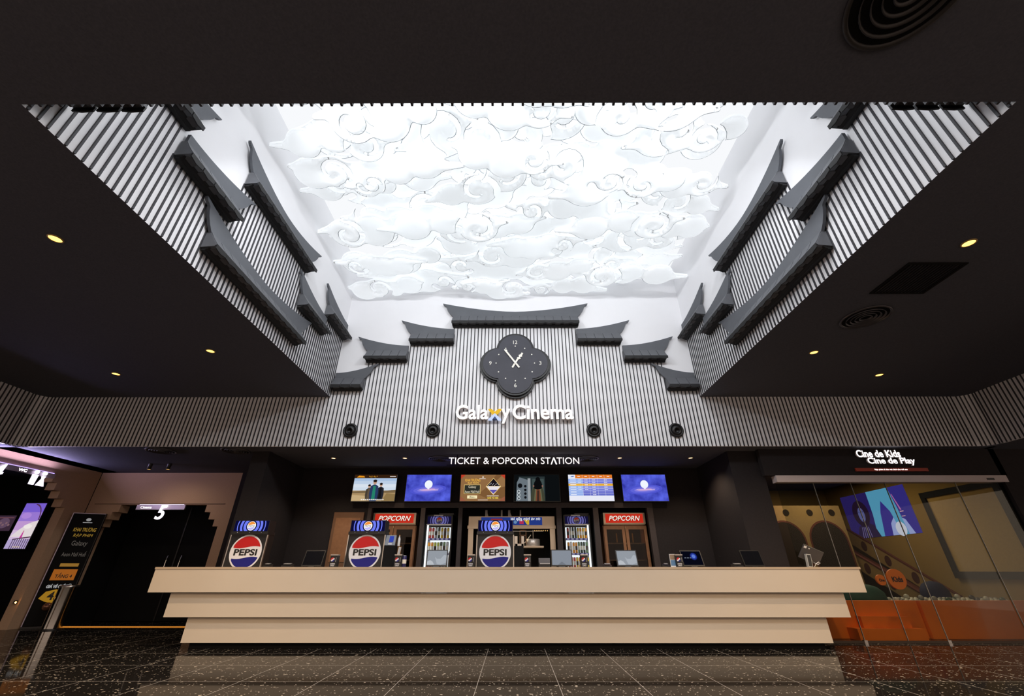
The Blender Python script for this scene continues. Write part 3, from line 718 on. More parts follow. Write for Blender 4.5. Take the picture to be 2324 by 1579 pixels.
def can(name, lb, cat, loc, r, h, body, top=None, bottle=False, group=None, parent_rot=0):
    o = thing(name, lb, cat, loc, 0, group)
    if bottle:
        MB().lathe([(r*.9, 0), (r, .01), (r, h*.6), (r*.8, h*.7), (r*.4, h*.84), (r*.38, h*.93)], body, None, 12).build('bottle_body', o)
        MB().lathe([(r*.42, h*.93), (r*.42, h)], top or WPLAS, None, 10).build('cap', o)
    else:
        b_ = MB(); b_.lathe([(r*.8, 0), (r, .008), (r, h*.9), (r*.82, h*.97)], body, None, 14)
        b_.lathe([(r*1.01, h*.30), (r*1.015, h*.33), (r*1.015, h*.62), (r*1.01, h*.65)], pm('can_label_pale', (226, 220, 205), .4) if (int(loc[0]*997) % 3) else pm('can_label_dark', (60, 44, 40), .4), None, 14, True, False); b_.build('can_body', o)
        MB().lathe([(r*.82, h*.97), (r*.84, h), (r*.7, h*.985), (.0005, h*.985)], top or SILVER, None, 12).build('can_top', o)
    return o
can('drink_can', 'dark blue drink can on the counter beside the straw box', 'drink can', (-1.735, 7.44, CTZ), .033, .165, pm('can_navy', (40, 38, 90), .3))
# small promo card beside the globe monitor
k = MB(); k.box(2.50, 2.585, 7.45, 7.47, CTZ, CTZ+.185, WPLAS); k.flat(rect(2.503, 2.582, CTZ+.02, CTZ+.10), 7.4485, pm('card_blue', (90, 130, 170), .5)); k.flat(rect(2.503, 2.582, CTZ+.105, CTZ+.18), 7.4485, pm('card_brown', (140, 120, 100), .5)); 
tag(k.build('promo_card'), 'small blue and brown promotional card standing beside the straw box near the globe monitor', 'card')
# topping / cup stand beside the second dispenser and by the popcorn machine
def stand(x, lb, wd, scr):
    r = thing('cup_stand', lb, 'stand', (x, 7.62, CTZ))
    MB().box(-wd/2, wd/2, 0, .2, 0, .315, BLKM).build('column', r)
    if scr:
        Mt = T(0, .02, .32) @ Matrix.Rotation(R(-20), 4, 'X')
        MB().box(-wd/2, wd/2, -.01, .012, 0, .165, pm('slate_grey_plastic', (120, 128, 140), .4), Mt).build('card_holder', r)
        k = MB(); k.flat(rect(-wd*.12, wd*.3, .05, .15), -.012, em((60, 80, 190), .8), Mt); k.flat(rect(-wd*.16, wd*.2, .012, .028), -.012, LW, Mt); k.build('printed_card', r)
        k = MB()
        for i in range(5): k.tube([(wd/2+.03, .06+i*.03, .0), (wd/2+.07, .06+i*.03, .30)], .007, WPLAS)
        k.build('paper_cup_stacks', r)
    else:
        k = MB(); k.box(-wd/2-.01, -wd/2+.04, -.0, .12, .315, .46, STEEL); k.box(wd/2-.035, wd/2+.01, 0, .12, .315, .46, STEEL); k.box(-wd/2, wd/2, 0, .12, .315, .345, STEEL); k.build('cup_holder', r)
    return r
stand(-2.055, 'dark cup stand with a tilted card to the right of the second dispenser', .17, True)
stand(.10, 'dark block stand with a steel cup holder right of the middle dispenser', .14, False)
can('sauce_bottle', 'white bottle with orange cap on the cup stand beside the second dispenser', 'bottle', (-1.925, 7.72, CTZ+.315), .022, .17, WPLAS, pm('orange_cap', (230, 150, 30), .4), True)

# point-of-sale monitors
SCRG = em((150, 156, 164), .95); SCRK = pm('switched_off_screen', (16, 17, 22), .15)
def pos(x, lb, wd=.33, kind='grey', rz=0.0, tilt=14):
    r = thing('pos_monitor', lb, 'monitor', (x, 7.62, CTZ), rz, 'till monitors along the counter')
    Mt = T(0, 0, .012) @ Matrix.Rotation(R(-tilt), 4, 'X')
    MB().box(-wd/2, wd/2, -.012, .02, 0, .245, BLACK, Mt).build('casing', r)
    k = MB(); q = (-wd/2+.014, wd/2-.014, .018, .232)
    if kind == 'grey':
        k.flat(rect(*q), -.0135, SCRG, Mt)
        k.flat([(-wd*.45, .02), (-wd*.1, .02), (-wd*.2, .07), (-wd*.32, .09), (-wd*.45, .07)], -.015, em((188, 193, 199), .95), Mt)
        k.flat([(-wd*.1, .14), (0, .11), (wd*.18, .11), (wd*.33, .17), (wd*.45, .16), (wd*.45, .05), (wd*.2, .02), (wd*.02, .03)], -.015, em((172, 178, 186), .95), Mt)
    elif kind == 'plain':
        k.flat(rect(*q), -.0135, em((140, 147, 158), .9), Mt); k.flat([(-wd*.2, .018), (wd*.2, .018), (0, .07)], -.015, em((120, 126, 136), .9), Mt)
    elif kind == 'globe':
        k.flat(rect(*q), -.0135, em((8, 10, 24), .8), Mt); cxg, czg = wd*.1, .15
        for rr, cl in ((.06, (22, 30, 90)), (.05, (40, 60, 160)), (.03, (100, 130, 220))): k.flat(circ(cxg, czg, rr, 24), -.0140-.06+rr-.0, em(cl, .9), Mt) if False else k.flat(circ(cxg, czg, rr, 24), -.0142-(.06-rr)*.02, em(cl, .9), Mt)
        for i in range(3): k.flat(rect(-wd*.36+i*.045, -wd*.36+.03+i*.045, .122, .130), -.0142, em((190, 200, 220), .7), Mt)
    else: k.flat(rect(*q), -.0135, SCRK, Mt)
    k.build('screen', r)
    MB().prism([(-.015, 0), (.15, 0), (.15, .02), (.06, .14), (.04, .14)], -.05, .05, BLACK, Matrix(((0, 1, 0, 0), (1, 0, 0, 0), (0, 0, 1, 0), (0, 0, 0, 1)))).build('stand', r)
    return r
pos(-3.28, 'switched-off till monitor between the first two cola dispensers', .34, 'off', R(-6), 18)
pos(-1.25, 'light grey till screen with pale waves in front of the left fridge', .34, 'grey', 0, 12)
pos(.79, 'plain grey till screen in front of the popcorn machine, left of the right fridge', .345, 'plain', 0, 4)
pos(1.86, 'light grey till screen with pale waves in front of the right popcorn cabinet', .34, 'grey', 0, 16)
pos(2.93, 'dark till screen showing a glowing blue globe', .35, 'globe', R(4), 20)
pos(3.91, 'black switched-off till screen on the right part of the counter', .34, 'off', R(5), 18)
r = thing('tilted_monitor', 'till monitor seen from behind on a pale leg at the right end of the counter', 'monitor', (4.82, 7.62, CTZ))
Mt = T(.06, .06, .17) @ Matrix.Rotation(R(24), 4, 'Y') @ Matrix.Rotation(R(28), 4, 'X')
MB().box(-.14, .17, -.012, .012, -.09, .14, pm('grey_monitor_back', (70, 68, 70), .5), Mt).build('casing', r)
k = MB(); k.box(-.13, -.09, -.014, -.012, .09, .125, WPLAS, Mt); k.box(-.06, -.04, -.014, -.012, .10, .115, WPLAS, Mt); k.build('label_stickers', r)
Mk = T(-.02, 0, 0) @ Matrix.Rotation(R(6), 4, 'Y')
k = MB(); k.box(-.036, .036, -.02, .03, 0, .19, pm('pale_leg_rim', (170, 172, 170), .4), Mk); k.build('stand_leg', r)
MB().box(-.026, .026, -.024, -.0205, .015, .178, pm('dark_leg_face', (46, 48, 50), .5), Mk).build('leg_face', r)
MB().tube([(.05, .0, .0), (.09, .0, .05), (.14, .0, .075), (.17, .0, .06), (.12, .0, .04), (.07, .0, .06), (.05, .02, .1)], .004, WPLAS).build('cable', r)
for x, wd, lb in ((-3.66, .16, 'small dark card reader left of the switched-off left monitor'), (-3.98, .1, 'small pad lying right of the first cola dispenser'), (1.52, .13, 'low dark card reader left of the right popcorn cabinet screen'), (2.47, .08, 'low dark card reader left of the promotional card'), (3.62, .15, 'dark card reader beside the black right-hand monitor')):
    r = thing('card_reader', lb, 'card reader', (x, 7.55, CTZ), 0, 'small card readers on the counter')
    MB().prism([(0, 0), (.12, 0), (.12, .045), (0, .02)], -wd/2, wd/2, BLACK, Matrix(((0, 1, 0, 0), (1, 0, 0, 0), (0, 0, 1, 0), (0, 0, 0, 1)))).build('casing', r)
    MB().box(-wd*.35, wd*.35, .03, .09, .0405, .046, SILVER, Matrix.Rotation(R(8), 4, 'X')).build('keypad', r)
r = thing('receipt_printer', 'grey receipt printer right of the straw box before the popcorn machine', 'printer', (.50, 7.50, CTZ))
MB().box(-.09, .09, 0, .15, 0, .06, BLACK).build('body', r); MB().box(-.09, .09, .02, .15, .06, .13, pm('grey_printer', (95, 95, 100), .5)).build('cover', r); MB().box(-.075, .085, -.004, 0, .045, .058, SILVER).build('paper_slot', r)

# ================================================================= SCREENS ABOVE THE STATION
TVB = pm('black_screen_bezel', (12, 12, 13), .3)
def tv(x0, x1, lb, draw):
    wd = x1-x0; h = .548
    r = thing('menu_screen', lb, 'screen', ((x0+x1)/2, 9.36, 2.30), 0, 'row of screens above the station')
    MB().box(-wd/2-.012, wd/2+.012, .004, .06, -.012, h+.012, TVB).build('casing', r)
    k = MB(); draw(k, wd, h); k.build('screen', r)
    MB().box(-.15, .15, .06, .126, .15, .4, BLKM).build('wall_bracket', r)
E_ = lambda c, s=1.0: em(c, s)
def fig(k, x, z0, hgt, coat, face=(190, 150, 125), hair=(28, 22, 20), y=-.003, shirt=None):
    w_ = hgt*.30
    k.flat([(x-w_*.55, z0), (x+w_*.55, z0), (x+w_*.72, z0+hgt*.35), (x+w_*.62, z0+hgt*.68), (x+w_*.2, z0+hgt*.76), (x-w_*.2, z0+hgt*.76), (x-w_*.62, z0+hgt*.68), (x-w_*.72, z0+hgt*.35)], y, E_(coat))
    if shirt: k.flat([(x-w_*.28, z0+hgt*.05), (x+w_*.28, z0+hgt*.05), (x+w_*.2, z0+hgt*.70), (x-w_*.2, z0+hgt*.70)], y-.0006, E_(shirt))
    k.flat(circ(x, z0+hgt*.87, hgt*.085, 14, hgt*.11), y-.001, E_(face)); k.flat(circ(x, z0+hgt*.93, hgt*.095, 14, hgt*.065), y-.0016, E_(hair))
def film1(k, w, h):
    k.flat(rect(-w/2, w/2, 0, h), 0, E_((205, 218, 232)))
    for i, c in enumerate(((214, 224, 236), (188, 206, 228), (168, 192, 222))): k.flat(rect(-w/2, w/2, h*(.52+.12*i), h*(.64+.12*i)), -.0005, E_(c))
    k.flat(rect(-w/2, w/2, 0, h*.40), -.001, E_((170, 142, 100))); k.flat([(-w/2, h*.36), (-w*.1, h*.41), (w*.2, h*.39), (w/2, h*.42), (w/2, h*.32), (-w/2, h*.30)], -.0014, E_((120, 100, 70)))
    k.flat([(w*.2, 0), (w/2, 0), (w/2, h*.26), (w*.3, h*.3)], -.0015, E_((140, 116, 74))); k.flat([(-w/2, h*.02), (-w*.15, .01), (-w*.2, h*.2), (-w/2, h*.24)], -.0015, E_((196, 170, 126)))
    k.flat(rect(-w/2, w/2, h*.87, h), -.0016, E_((52, 30, 14)))
    k.flat([(-w*.45, h*.90), (-w*.26, h*.90), (-w*.28, h*.955), (-w*.4, h*.97)], -.002, E_((236, 150, 30))); k.flat(rect(w*.33, w*.47, h*.92, h*.95), -.002, E_((230, 220, 210)))
    for i in range(7): k.flat(rect(-w*.16+i*w*.03, -w*.15+i*w*.03, h*.92-(i % 3)*.006, h*.96-(i % 2)*.01), -.002, E_((240, 170, 50)))
    fig(k, -w*.12, .02, h*.60, (70, 62, 52), shirt=(95, 80, 62)); fig(k, w*.15, .02, h*.66, (34, 36, 44), shirt=(20, 20, 24)); fig(k, 0, .0, h*.82, (40, 58, 96), shirt=(38, 128, 104), y=-.006)
    for i in range(12): k.flat(rect(-w*.27+i*w*.045, -w*.24+i*w*.045, h*.04, h*.075), -.009, E_((245, 240, 235)))
def galaxy(k, w, h):
    k.flat(rect(-w/2, w/2, 0, h), 0, galaxy_mat())
    for i, (rx, rz, c) in enumerate(((.40, .15, (78, 84, 206)), (.33, .11, (96, 100, 216)), (.24, .07, (128, 122, 222)), (.16, .035, (186, 150, 214)))): 
        k.flat([(x*math.cos(.08)-z*math.sin(.08), h*.43+x*math.sin(.08)+z*math.cos(.08)) for x, z in circ(0, 0, w*rx, 30, h*rz*1.2)], -.0006*(i+1), E_(c))
    k.flat(rect(-w*.19, w*.22, h*.405, h*.428), -.004, E_((232, 200, 226)))
    k.flat(circ(0, h*.63, h*.155, 26), -.005, E_((240, 246, 255))); k.flat([(-h*.11, h*.55), (h*.11, h*.55), (0, h*.43)], -.005, E_((238, 240, 255)))
_gm = []
def galaxy_mat():
    if _gm: return _gm[0]
    m = bpy.data.materials.new('starfield_screen'); m.use_nodes = True; nt = m.node_tree; nt.nodes.clear()
    o = nt.nodes.new('ShaderNodeOutputMaterial'); e = nt.nodes.new('ShaderNodeEmission'); tc = nt.nodes.new('ShaderNodeTexCoord'); n = nt.nodes.new('ShaderNodeTexNoise'); rp = nt.nodes.new('ShaderNodeValToRGB')
    n.inputs['Scale'].default_value = 5; n.inputs['Detail'].default_value = 6
    rp.color_ramp.elements[0].color = (*lin((40, 42, 150)), 1); rp.color_ramp.elements[0].position = .3; rp.color_ramp.elements[1].color = (*lin((92, 104, 232)), 1); rp.color_ramp.elements[1].position = .7
    nt.links.new(tc.outputs['Object'], n.inputs['Vector']); nt.links.new(n.outputs['Fac'], rp.inputs[0]); nt.links.new(rp.outputs[0], e.inputs[0]); nt.links.new(e.outputs[0], o.inputs[0]); _gm.append(m); return m
def opening(k, w, h):
    k.flat(rect(-w/2, w/2, 0, h), 0, E_((142, 104, 66)))
    k.flat([(w*.5, h*.1), (w*.5, h), (w*.3, h), (w*.1, h*.55), (-w*.1, h*.25), (w*.1, h*.1)], -.0005, E_((122, 86, 52))); k.flat([(w*.5, h*.55), (w*.5, h), (w*.45, h), (w*.2, h*.6), (w*.1, h*.4)], -.001, E_((150, 112, 72)))
    for sx, sz in ((-1, 1), (1, 1)): k.flat([(sx*w/2, h), (sx*w*.40, h), (sx*w*.44, h*.93), (sx*w/2, h*.84)], -.0015, E_((190, 62, 40)))
    for sx in (-1, 1): k.flat([(sx*w/2, 0), (sx*w*.36, 0), (sx*w*.42, h*.1), (sx*w/2, h*.18)], -.0015, E_((150, 90, 66)))
    text(k, 'KHAI TRƯƠNG', -w*.40, -w*.06, h*.74, h*.86, -.002, E_((248, 188, 70)), .010); text(k, 'RẠP PHIM', -w*.34, -w*.10, h*.63, h*.72, -.002, E_((250, 200, 90)), 0.0)
    k.flat(rect(-w*.42, -w*.05, h*.27, h*.62), -.002, E_((226, 196, 120))); k.flat(rect(-w*.41, -w*.06, h*.285, h*.605), -.0025, E_((44, 46, 40)))
    text(k, 'Galaxy', -w*.32, -w*.15, h*.46, h*.58, -.003, E_((236, 226, 200)), .0); text(k, 'Aeon Mall Huế', -w*.40, -w*.07, h*.31, h*.43, -.003, E_((236, 226, 200)), .0)
    k.flat(rect(-w*.34, -w*.12, h*.10, h*.21), -.002, E_((250, 238, 190))); text(k, 'TẦNG 4', -w*.30, -w*.16, h*.125, h*.195, -.003, E_((60, 40, 26)), .05)
    dx, dz = w*.24, h*.55; k.flat([(dx-w*.17, dz), (dx, dz-h*.32), (dx+w*.17, dz), (dx, dz+h*.33)], -.002, E_((238, 206, 130)))
    k.flat([(dx-w*.155, dz+.005), (dx+w*.155, dz+.005), (dx, dz+h*.305)], -.0025, E_((26, 20, 26))); k.flat([(dx-w*.155, dz), (dx, dz-h*.295), (dx+w*.155, dz)], -.0025, E_((232, 226, 232)))
    k.flat([(dx-w*.09, dz-h*.13), (dx, dz-h*.27), (dx+w*.09, dz-h*.13)], -.003, E_((96, 84, 170))); 
    for i in range(9): k.flat(circ(dx+(i-4)*w*.027, dz+h*.04+((i*7) % 5)*h*.02, h*.014, 8), -.003, E_((240, 240, 250)))
    k.flat(circ(0, h*.91, h*.035, 14, h*.022), -.002, E_((240, 235, 230))); k.flat(rect(-w*.08, w*.06, h*.835, h*.855), -.002, E_((230, 224, 216)))
    text(k, 'CHỈ TỪ 45K', w*.11, w*.36, h*.09, h*.17, -.002, E_((240, 214, 80)), .04); k.flat(rect(w*.1, w*.36, h*.185, h*.205), -.002, E_((235, 228, 214))); k.flat(rect(-w*.1, w*.12, h*.035, h*.055), -.002, E_((200, 190, 180)))
def film2(k, w, h):
    k.flat(rect(-w/2, w/2, 0, h), 0, E_((12, 15, 17))); k.flat(rect(-w*.40, w*.18, 0, h*.93), -.0004, E_((40, 50, 52))); k.flat(rect(-w*.10, w*.16, 0, h*.84), -.0006, E_((62, 76, 76)))
    k.flat([(-w*.46, 0), (-w*.20, 0), (-w*.20, h*.80), (-w*.38, h*.90), (-w*.44, h*.7)], -.001, E_((104, 114, 122))); k.flat(rect(-w*.20, -w*.14, 0, h*.86), -.0014, E_((150, 156, 160)))
    for i in range(3): k.flat(circ(-w*.40, h*(.10+.13*i), h*.062, 18), -.002, E_((214, 222, 226))); k.flat(circ(-w*.40, h*(.10+.13*i), h*.044, 18), -.0024, E_((86, 94, 100)))
    for i in range(4): k.flat(circ(-w*.255, h*(.14+.14*i), h*.05, 16), -.002, E_((16, 18, 22)))
    k.flat(circ(-w*.37, h*.58, h*.09, 16), -.002, E_((16, 18, 22)))
    OL = E_((98, 98, 72)); OD = E_((62, 64, 50)); SK = E_((134, 98, 84)); DK_ = E_((11, 12, 14))
    k.flat([(-w*.13, 0), (w*.165, 0), (w*.17, h*.16), (w*.145, h*.42), (w*.10, h*.62), (w*.02, h*.70), (-w*.05, h*.62), (-w*.105, h*.42), (-w*.14, h*.16)], -.003, OL)
    k.flat([(-w*.13, 0), (-w*.07, 0), (-w*.05, h*.3), (-w*.03, h*.58), (-w*.06, h*.58), (-w*.105, h*.40), (-w*.14, h*.16)], -.0034, OD)
    k.flat([(w*.165, 0), (w*.115, 0), (w*.10, h*.3), (w*.08, h*.56), (w*.10, h*.58), (w*.145, h*.40), (w*.17, h*.16)], -.0034, OD)
    k.flat([(-w*.035, 0), (w*.085, 0), (w*.075, h*.30), (w*.06, h*.48), (-w*.01, h*.48), (-w*.02, h*.30)], -.0036, E_((116, 68, 46)))
    k.flat([(-w*.005, 0), (w*.045, 0), (w*.05, h*.40), (w*.005, h*.40)], -.004, E_((58, 40, 34)))
    k.flat([(-w*.075, h*.56), (-w*.06, h*.47), (w*.02, h*.43), (w*.105, h*.47), (w*.125, h*.57), (w*.105, h*.70), (w*.075, h*.80), (-w*.02, h*.80), (-w*.055, h*.70)], -.0045, DK_)
    k.flat(circ(w*.026, h*.81, w*.052, 18, h*.105), -.005, DK_)
    for sx in (-1, 1): k.flat(circ(w*.026+sx*w*.098, h*.565, w*.017, 10, h*.042), -.0052, SK)
def prices(k, w, h):
    k.flat(rect(-w/2, w/2, 0, h), 0, E_((232, 234, 246)))
    for i in range(7):
        z1 = h*(.84-.092*i); k.flat(rect(-w/2, w/2, z1-h*.085, z1), -.0006, E_(((128, 132, 214), (116, 124, 220), (228, 170, 50), (132, 140, 220), (120, 128, 216), (110, 116, 206), (104, 112, 200))[i]))
        k.flat(rect(-w/2, -w*.18, z1-h*.085, z1), -.001, E_((150, 178, 236) if i != 2 else (236, 178, 56)))
    k.flat(rect(-w*.34, w/2, h*.86, h), -.0006, E_((226, 122, 40)))
    k.flat([(-w*.45, h*.91), (-w*.38, h*.91), (-w*.36, h*.96), (-w*.42, h*.95)], -.001, E_((70, 110, 190)))
    for x in (-.18, -.02, .16, .32): k.flat(rect(w*x-.0015, w*x+.0015, h*.2, h), -.0014, E_((236, 238, 250)))
    Wt = E_((250, 250, 252))
    for x in (-.26, -.10, .07, .24, .41): k.flat(rect(w*x-.028, w*x+.028, h*.92, h*.945), -.0016, Wt)
    for i in range(7):
        zc = h*(.80-.092*i); k.flat(rect(-w*.46, -w*.33, zc-.006, zc+.006), -.0016, Wt)
        for x in (-.25, -.10, .07, .34):
            if i in (5, 6) and x != .07: continue
            if i == 2 and x == -.25: continue
            text(k, '50.000' if i % 2 else '45.000', w*x-.035, w*x+.035, zc-.009, zc+.009, -.002, Wt, .03)
tv(-3.464, -2.539, 'screen with a film still of three figures in a desert, first in the row', film1)
tv(-2.319, -1.348, 'blue galaxy screen with a glowing white ball, next to the desert film screen', galaxy)
tv(-1.139, -.178, 'brown and gold opening announcement screen under the ticket sign', opening)
tv(.021, 1.0, 'dark film screen with a hooded figure seen against a pale doorway', film2)
tv(1.2, 2.159, 'screen with a blue price table and orange header row', prices)
tv(2.359, 3.318, 'blue galaxy screen with a glowing white ball, last in the row', galaxy)

# ticket sign
r = thing('ticket_sign', 'white illuminated sign reading ticket and popcorn station under the soffit', 'sign', (0, 8.25, 2.83))
k = MB(); text(k, 'TICKET & POPCORN ST', -1.262, .73, 0, .128, -.0, SGS, -.004, .03); text(k, 'TION', .853, 1.292, 0, .128, -.0, SGS, -.004, .03); text(k, 'TICKET & POPCORN ST', -1.262, .73, 0, .128, -.018, em((255, 246, 244), 1.7), -.004); text(k, 'TION', .853, 1.292, 0, .128, -.018, em((255, 246, 244), 1.7), -.004)
k.prism([(.735, 0), (.758, 0), (.796, .10), (.834, 0), (.857, 0), (.806, .128), (.786, .128)], -.016, .015, em((255, 246, 244), 1.7)); k.build('letters', r)
MB().box(-1.30, 1.32, -.008, .008, -.022, -.012, BLKM).build('rail', r)
k = MB()
for x in (-1.1, -.4, .35, 1.1): k.box(x-.004, x+.004, .016, .024, -.02, ZS-2.83, BLKM)
k.build('hanger_rods', r)

# ================================================================= POPCORN CABINETS
WARMLED = em((255, 200, 90), 2.2)
def popcorn_cabinet(x0, x1, lb, bars):
    wd = x1-x0; r = thing('popcorn_cabinet', lb, 'popcorn cabinet', ((x0+x1)/2, 9.72, 0), 0, 'popcorn warming cabinets in the station niches')
    k = MB(); k.box(-wd/2, wd/2, .0, .5, 0, .85, BLACK); k.build('base', r)
    k = MB(); k.box(-wd/2, wd/2, .46, .5, .85, 1.87, BLKM); k.box(-wd/2, -wd/2+.03, .04, .46, .85, 1.87, WOOD); k.box(wd/2-.03, wd/2, .04, .46, .85, 1.87, WOOD); k.box(-wd/2, wd/2, .04, .46, 1.85, 1.87, WOOD); k.build('cabinet_body', r)
    for s_ in (-1, 1):
        a, b_ = (-wd/2+.01, -.01) if s_ < 0 else (.01, wd/2-.01); k = MB()
        k.box(a, a+.06, 0, .035, .86, 1.845, WOOD); k.box(b_-.06, b_, 0, .035, .86, 1.845, WOOD); k.box(a+.06, b_-.06, 0, .035, 1.775, 1.845, WOOD); k.box(a+.06, b_-.06, 0, .035, .86, .93, WOOD)
        k.box(a+.06, b_-.06, .012, .018, .93, 1.775, glass('cabinet_glass', (190, 180, 170), .6)); k.build('door', r)
    for z in (1.18, 1.50): MB().box(-wd/2+.03, wd/2-.03, .08, .44, z, z+.018, STEEL).build('shelf', r)
    if bars:
        for x, z0, z1 in ((.11, 1.22, 1.47), (-.1, 1.22, 1.40), (-.02, 1.54, 1.72)): MB().box(x-.035, x+.035, .25, .3, z0, z1, em((176, 122, 30), .8)).build('popcorn_bag', r)  # glowing bars give the yellow light inside the cabinet
        for x in (-.165, -.138, -.111, -.084):
            for z in (1.66, 1.71): MB().lathe([(.011, 0), (.010, .01), (.0005, .012)], WARMLED, T(x, .055, z) @ Matrix.Rotation(PI/2, 4, 'X'), 10).build('warm_bulb', r)
    else:
        for x in (-.13, .22): MB().box(x-.012, x+.012, .3, .31, 1.54, 1.72, em((160, 110, 50), .5)).build('popcorn_bag', r)
    sw = wd*.96
    k = MB(); k.box(-sw/2, sw/2, -.03, .3, 1.885, 2.105, STEELW); k.box(-sw/2, sw/2, .0, .3, 1.87, 1.885, STEELW); k.build('sign_box', r)
    k = MB(); k.flat(rect(-sw/2+.045, sw/2-.045, 1.905, 2.085), -.032, em((196, 44, 28), .95)); k.build('red_sign_face', r)
    k = MB(); text(k, 'POPCORN', -sw*.37, sw*.38, 1.945, 2.045, -.034, em((250, 236, 222), 1.0), .015, 0, None, .3); text(k, 'POPCORN', -sw*.37+.008, sw*.38+.008, 1.938, 2.038, -.033, em((110, 24, 16), .8), .015, 0, None, .3); k.build('sign_lettering', r)
    l = bpy.data.lights.new('warm_lamp', 'AREA'); l.energy = 2.2; l.size = .5; l.color = (1, .68, .36); lo = bpy.data.objects.new('warm_lamp', l); COL.objects.link(lo); lo.parent = r; lo.location = (0, .25, 1.84)
    return r
popcorn_cabinet(-3.06, -2.09, 'popcorn cabinet with a red lit sign behind the second cola dispenser', True)
popcorn_cabinet(1.93, 2.87, 'popcorn cabinet with a red lit sign in the far right niche of the station', False)

# ================================================================= FRIDGES
LIT = em((240, 244, 250), 1.25)
CANC = {'red': (205, 70, 62), 'pink': (222, 150, 140), 'silver': (196, 198, 200), 'dgreen': (58, 78, 66), 'yellow': (236, 196, 50), 'brown': (104, 58, 30), 'orange': (240, 158, 36), 'lime': (186, 196, 70), 'black': (40, 40, 46), 'green': (110, 140, 100), 'white': (235, 235, 232)}
def fridge(x0, x1, where, rows, side):
    wd = x1-x0; xc = (x0+x1)/2
    r = thing('drinks_fridge', 'tall black drinks fridge with lit glass door, '+where, 'fridge', (xc, 9.70, 0), 0, 'tall black drinks fridges behind the counter')
    k = MB(); k.box(-wd/2, -wd/2+.03, .02, .6, 0.05, 2.07, BLACK); k.box(wd/2-.03, wd/2, .02, .6, 0.05, 2.07, BLACK); k.box(-wd/2, wd/2, .57, .6, .05, 2.07, BLACK); k.box(-wd/2, wd/2, .02, .6, 2.04, 2.07, BLACK); k.box(-wd/2, wd/2, .02, .6, 0, .2, BLACK); k.build('body', r)
    k = MB(); k.box(-wd/2+.03, wd/2-.03, .55, .568, .2, 1.86, LIT); k.build('lit_back_panel', r)
    k = MB(); k.box(side*(wd/2-.05)-.014, side*(wd/2-.05)+.014, .022, .05, .25, 1.86, em((250, 252, 255), 2.2)); k.build('light_strip', r)
    k = MB(); ring_header(k, -wd/2+.035, wd/2-.035, 1.88, 2.035, .012, False, .062, LM[:1]+(LW,)+LM[2:]); k.box(-wd/2+.03, wd/2-.03, .015, .2, 1.87, 2.04, BLACK); k.build('header', r)
    k = MB(); k.box(-wd/2, -wd/2+.022, -.01, .02, .2, 2.06, BLACK); k.box(wd/2-.022, wd/2, -.01, .02, .2, 2.06, BLACK); k.box(-wd/2+.022, wd/2-.022, -.01, .02, 1.862, 1.88, WPLAS); k.box(-wd/2, wd/2, -.01, .02, .2, .24, BLACK); k.box(-.12, .08, -.016, -.008, 2.043, 2.063, SILVER); k.build('door_frame', r)
    MB().box(-wd/2+.022, wd/2-.022, .0, .006, .24, 1.862, glass('fridge_glass', (246, 248, 248), .3)).build('door_glass', r)
    MB().tube([(-side*(wd/2-.03), -.03, .9), (-side*(wd/2-.03), -.045, .95), (-side*(wd/2-.03), -.045, 1.3), (-side*(wd/2-.03), -.03, 1.35)], .01, STEEL).build('door_handle', r)
    MB().box(-wd/2+.26, wd/2+.0, .1, .4, 2.07, 2.11, pm('grey_box_on_top', (90, 90, 92), .6)).build('top_box', r)
    zz = [1.60, 1.315, 1.03, .75]
    for i, z in enumerate(zz):
        s_ = MB().box(-wd/2+.04, wd/2-.04, .06, .54, z-.012, z, WPLAS).build('shelf', r)
        k = MB(); k.box(-wd/2+.04, wd/2-.04, .045, .062, z-.03, z+.008, em((70, 64, 120), .7))
        for q in range(5): k.flat(rect(-wd/2+.06+q*(wd-.1)/5, -wd/2+.06+q*(wd-.1)/5+.05, z-.018, z-.004), .044, em((225, 220, 235), .8))
        k.build('price_rail', s_)
    ns = ('top', 'second', 'third')
    for i, row in enumerate(rows):
        n = len(row); st = (wd-.13)/n
        for j, cn in enumerate(row):
            tall = .225 if cn in ('silver', 'dgreen', 'white', 'green', 'black') else .215
            lb = '%s can, %s along the %s shelf, fridge %s' % ({'dgreen': 'dark green', 'lime': 'lime green'}.get(cn, cn), ('first', 'second', 'third', 'fourth', 'fifth', 'sixth', 'seventh', 'eighth')[j], ns[i], where)
            can('drink_can', lb, 'drink can', (xc-wd/2+.065+st*(j+.5), 9.70+.105, zz[i]+.001), st*.44, tall, pm('can_'+cn, CANC[cn], .35), SILVER, False, 'cans in the drinks fridges')
    return r
fridge(-1.89, -1.31, 'left of the popcorn machine', [['red', 'red', 'silver', 'dgreen', 'yellow', 'brown', 'yellow'], ['orange', 'orange', 'lime', 'lime', 'dgreen', 'green', 'silver'], ['red', 'red', 'black', 'yellow', 'yellow', 'silver', 'green']], -1)
fridge(1.085, 1.655, 'right of the popcorn machine', [['red', 'silver', 'dgreen', 'dgreen', 'yellow', 'orange', 'yellow', 'orange'], ['orange', 'white', 'orange', 'orange', 'green', 'dgreen', 'dgreen', 'green'], ['red', 'pink', 'red', 'yellow', 'orange', 'yellow', 'orange', 'yellow']], 1)

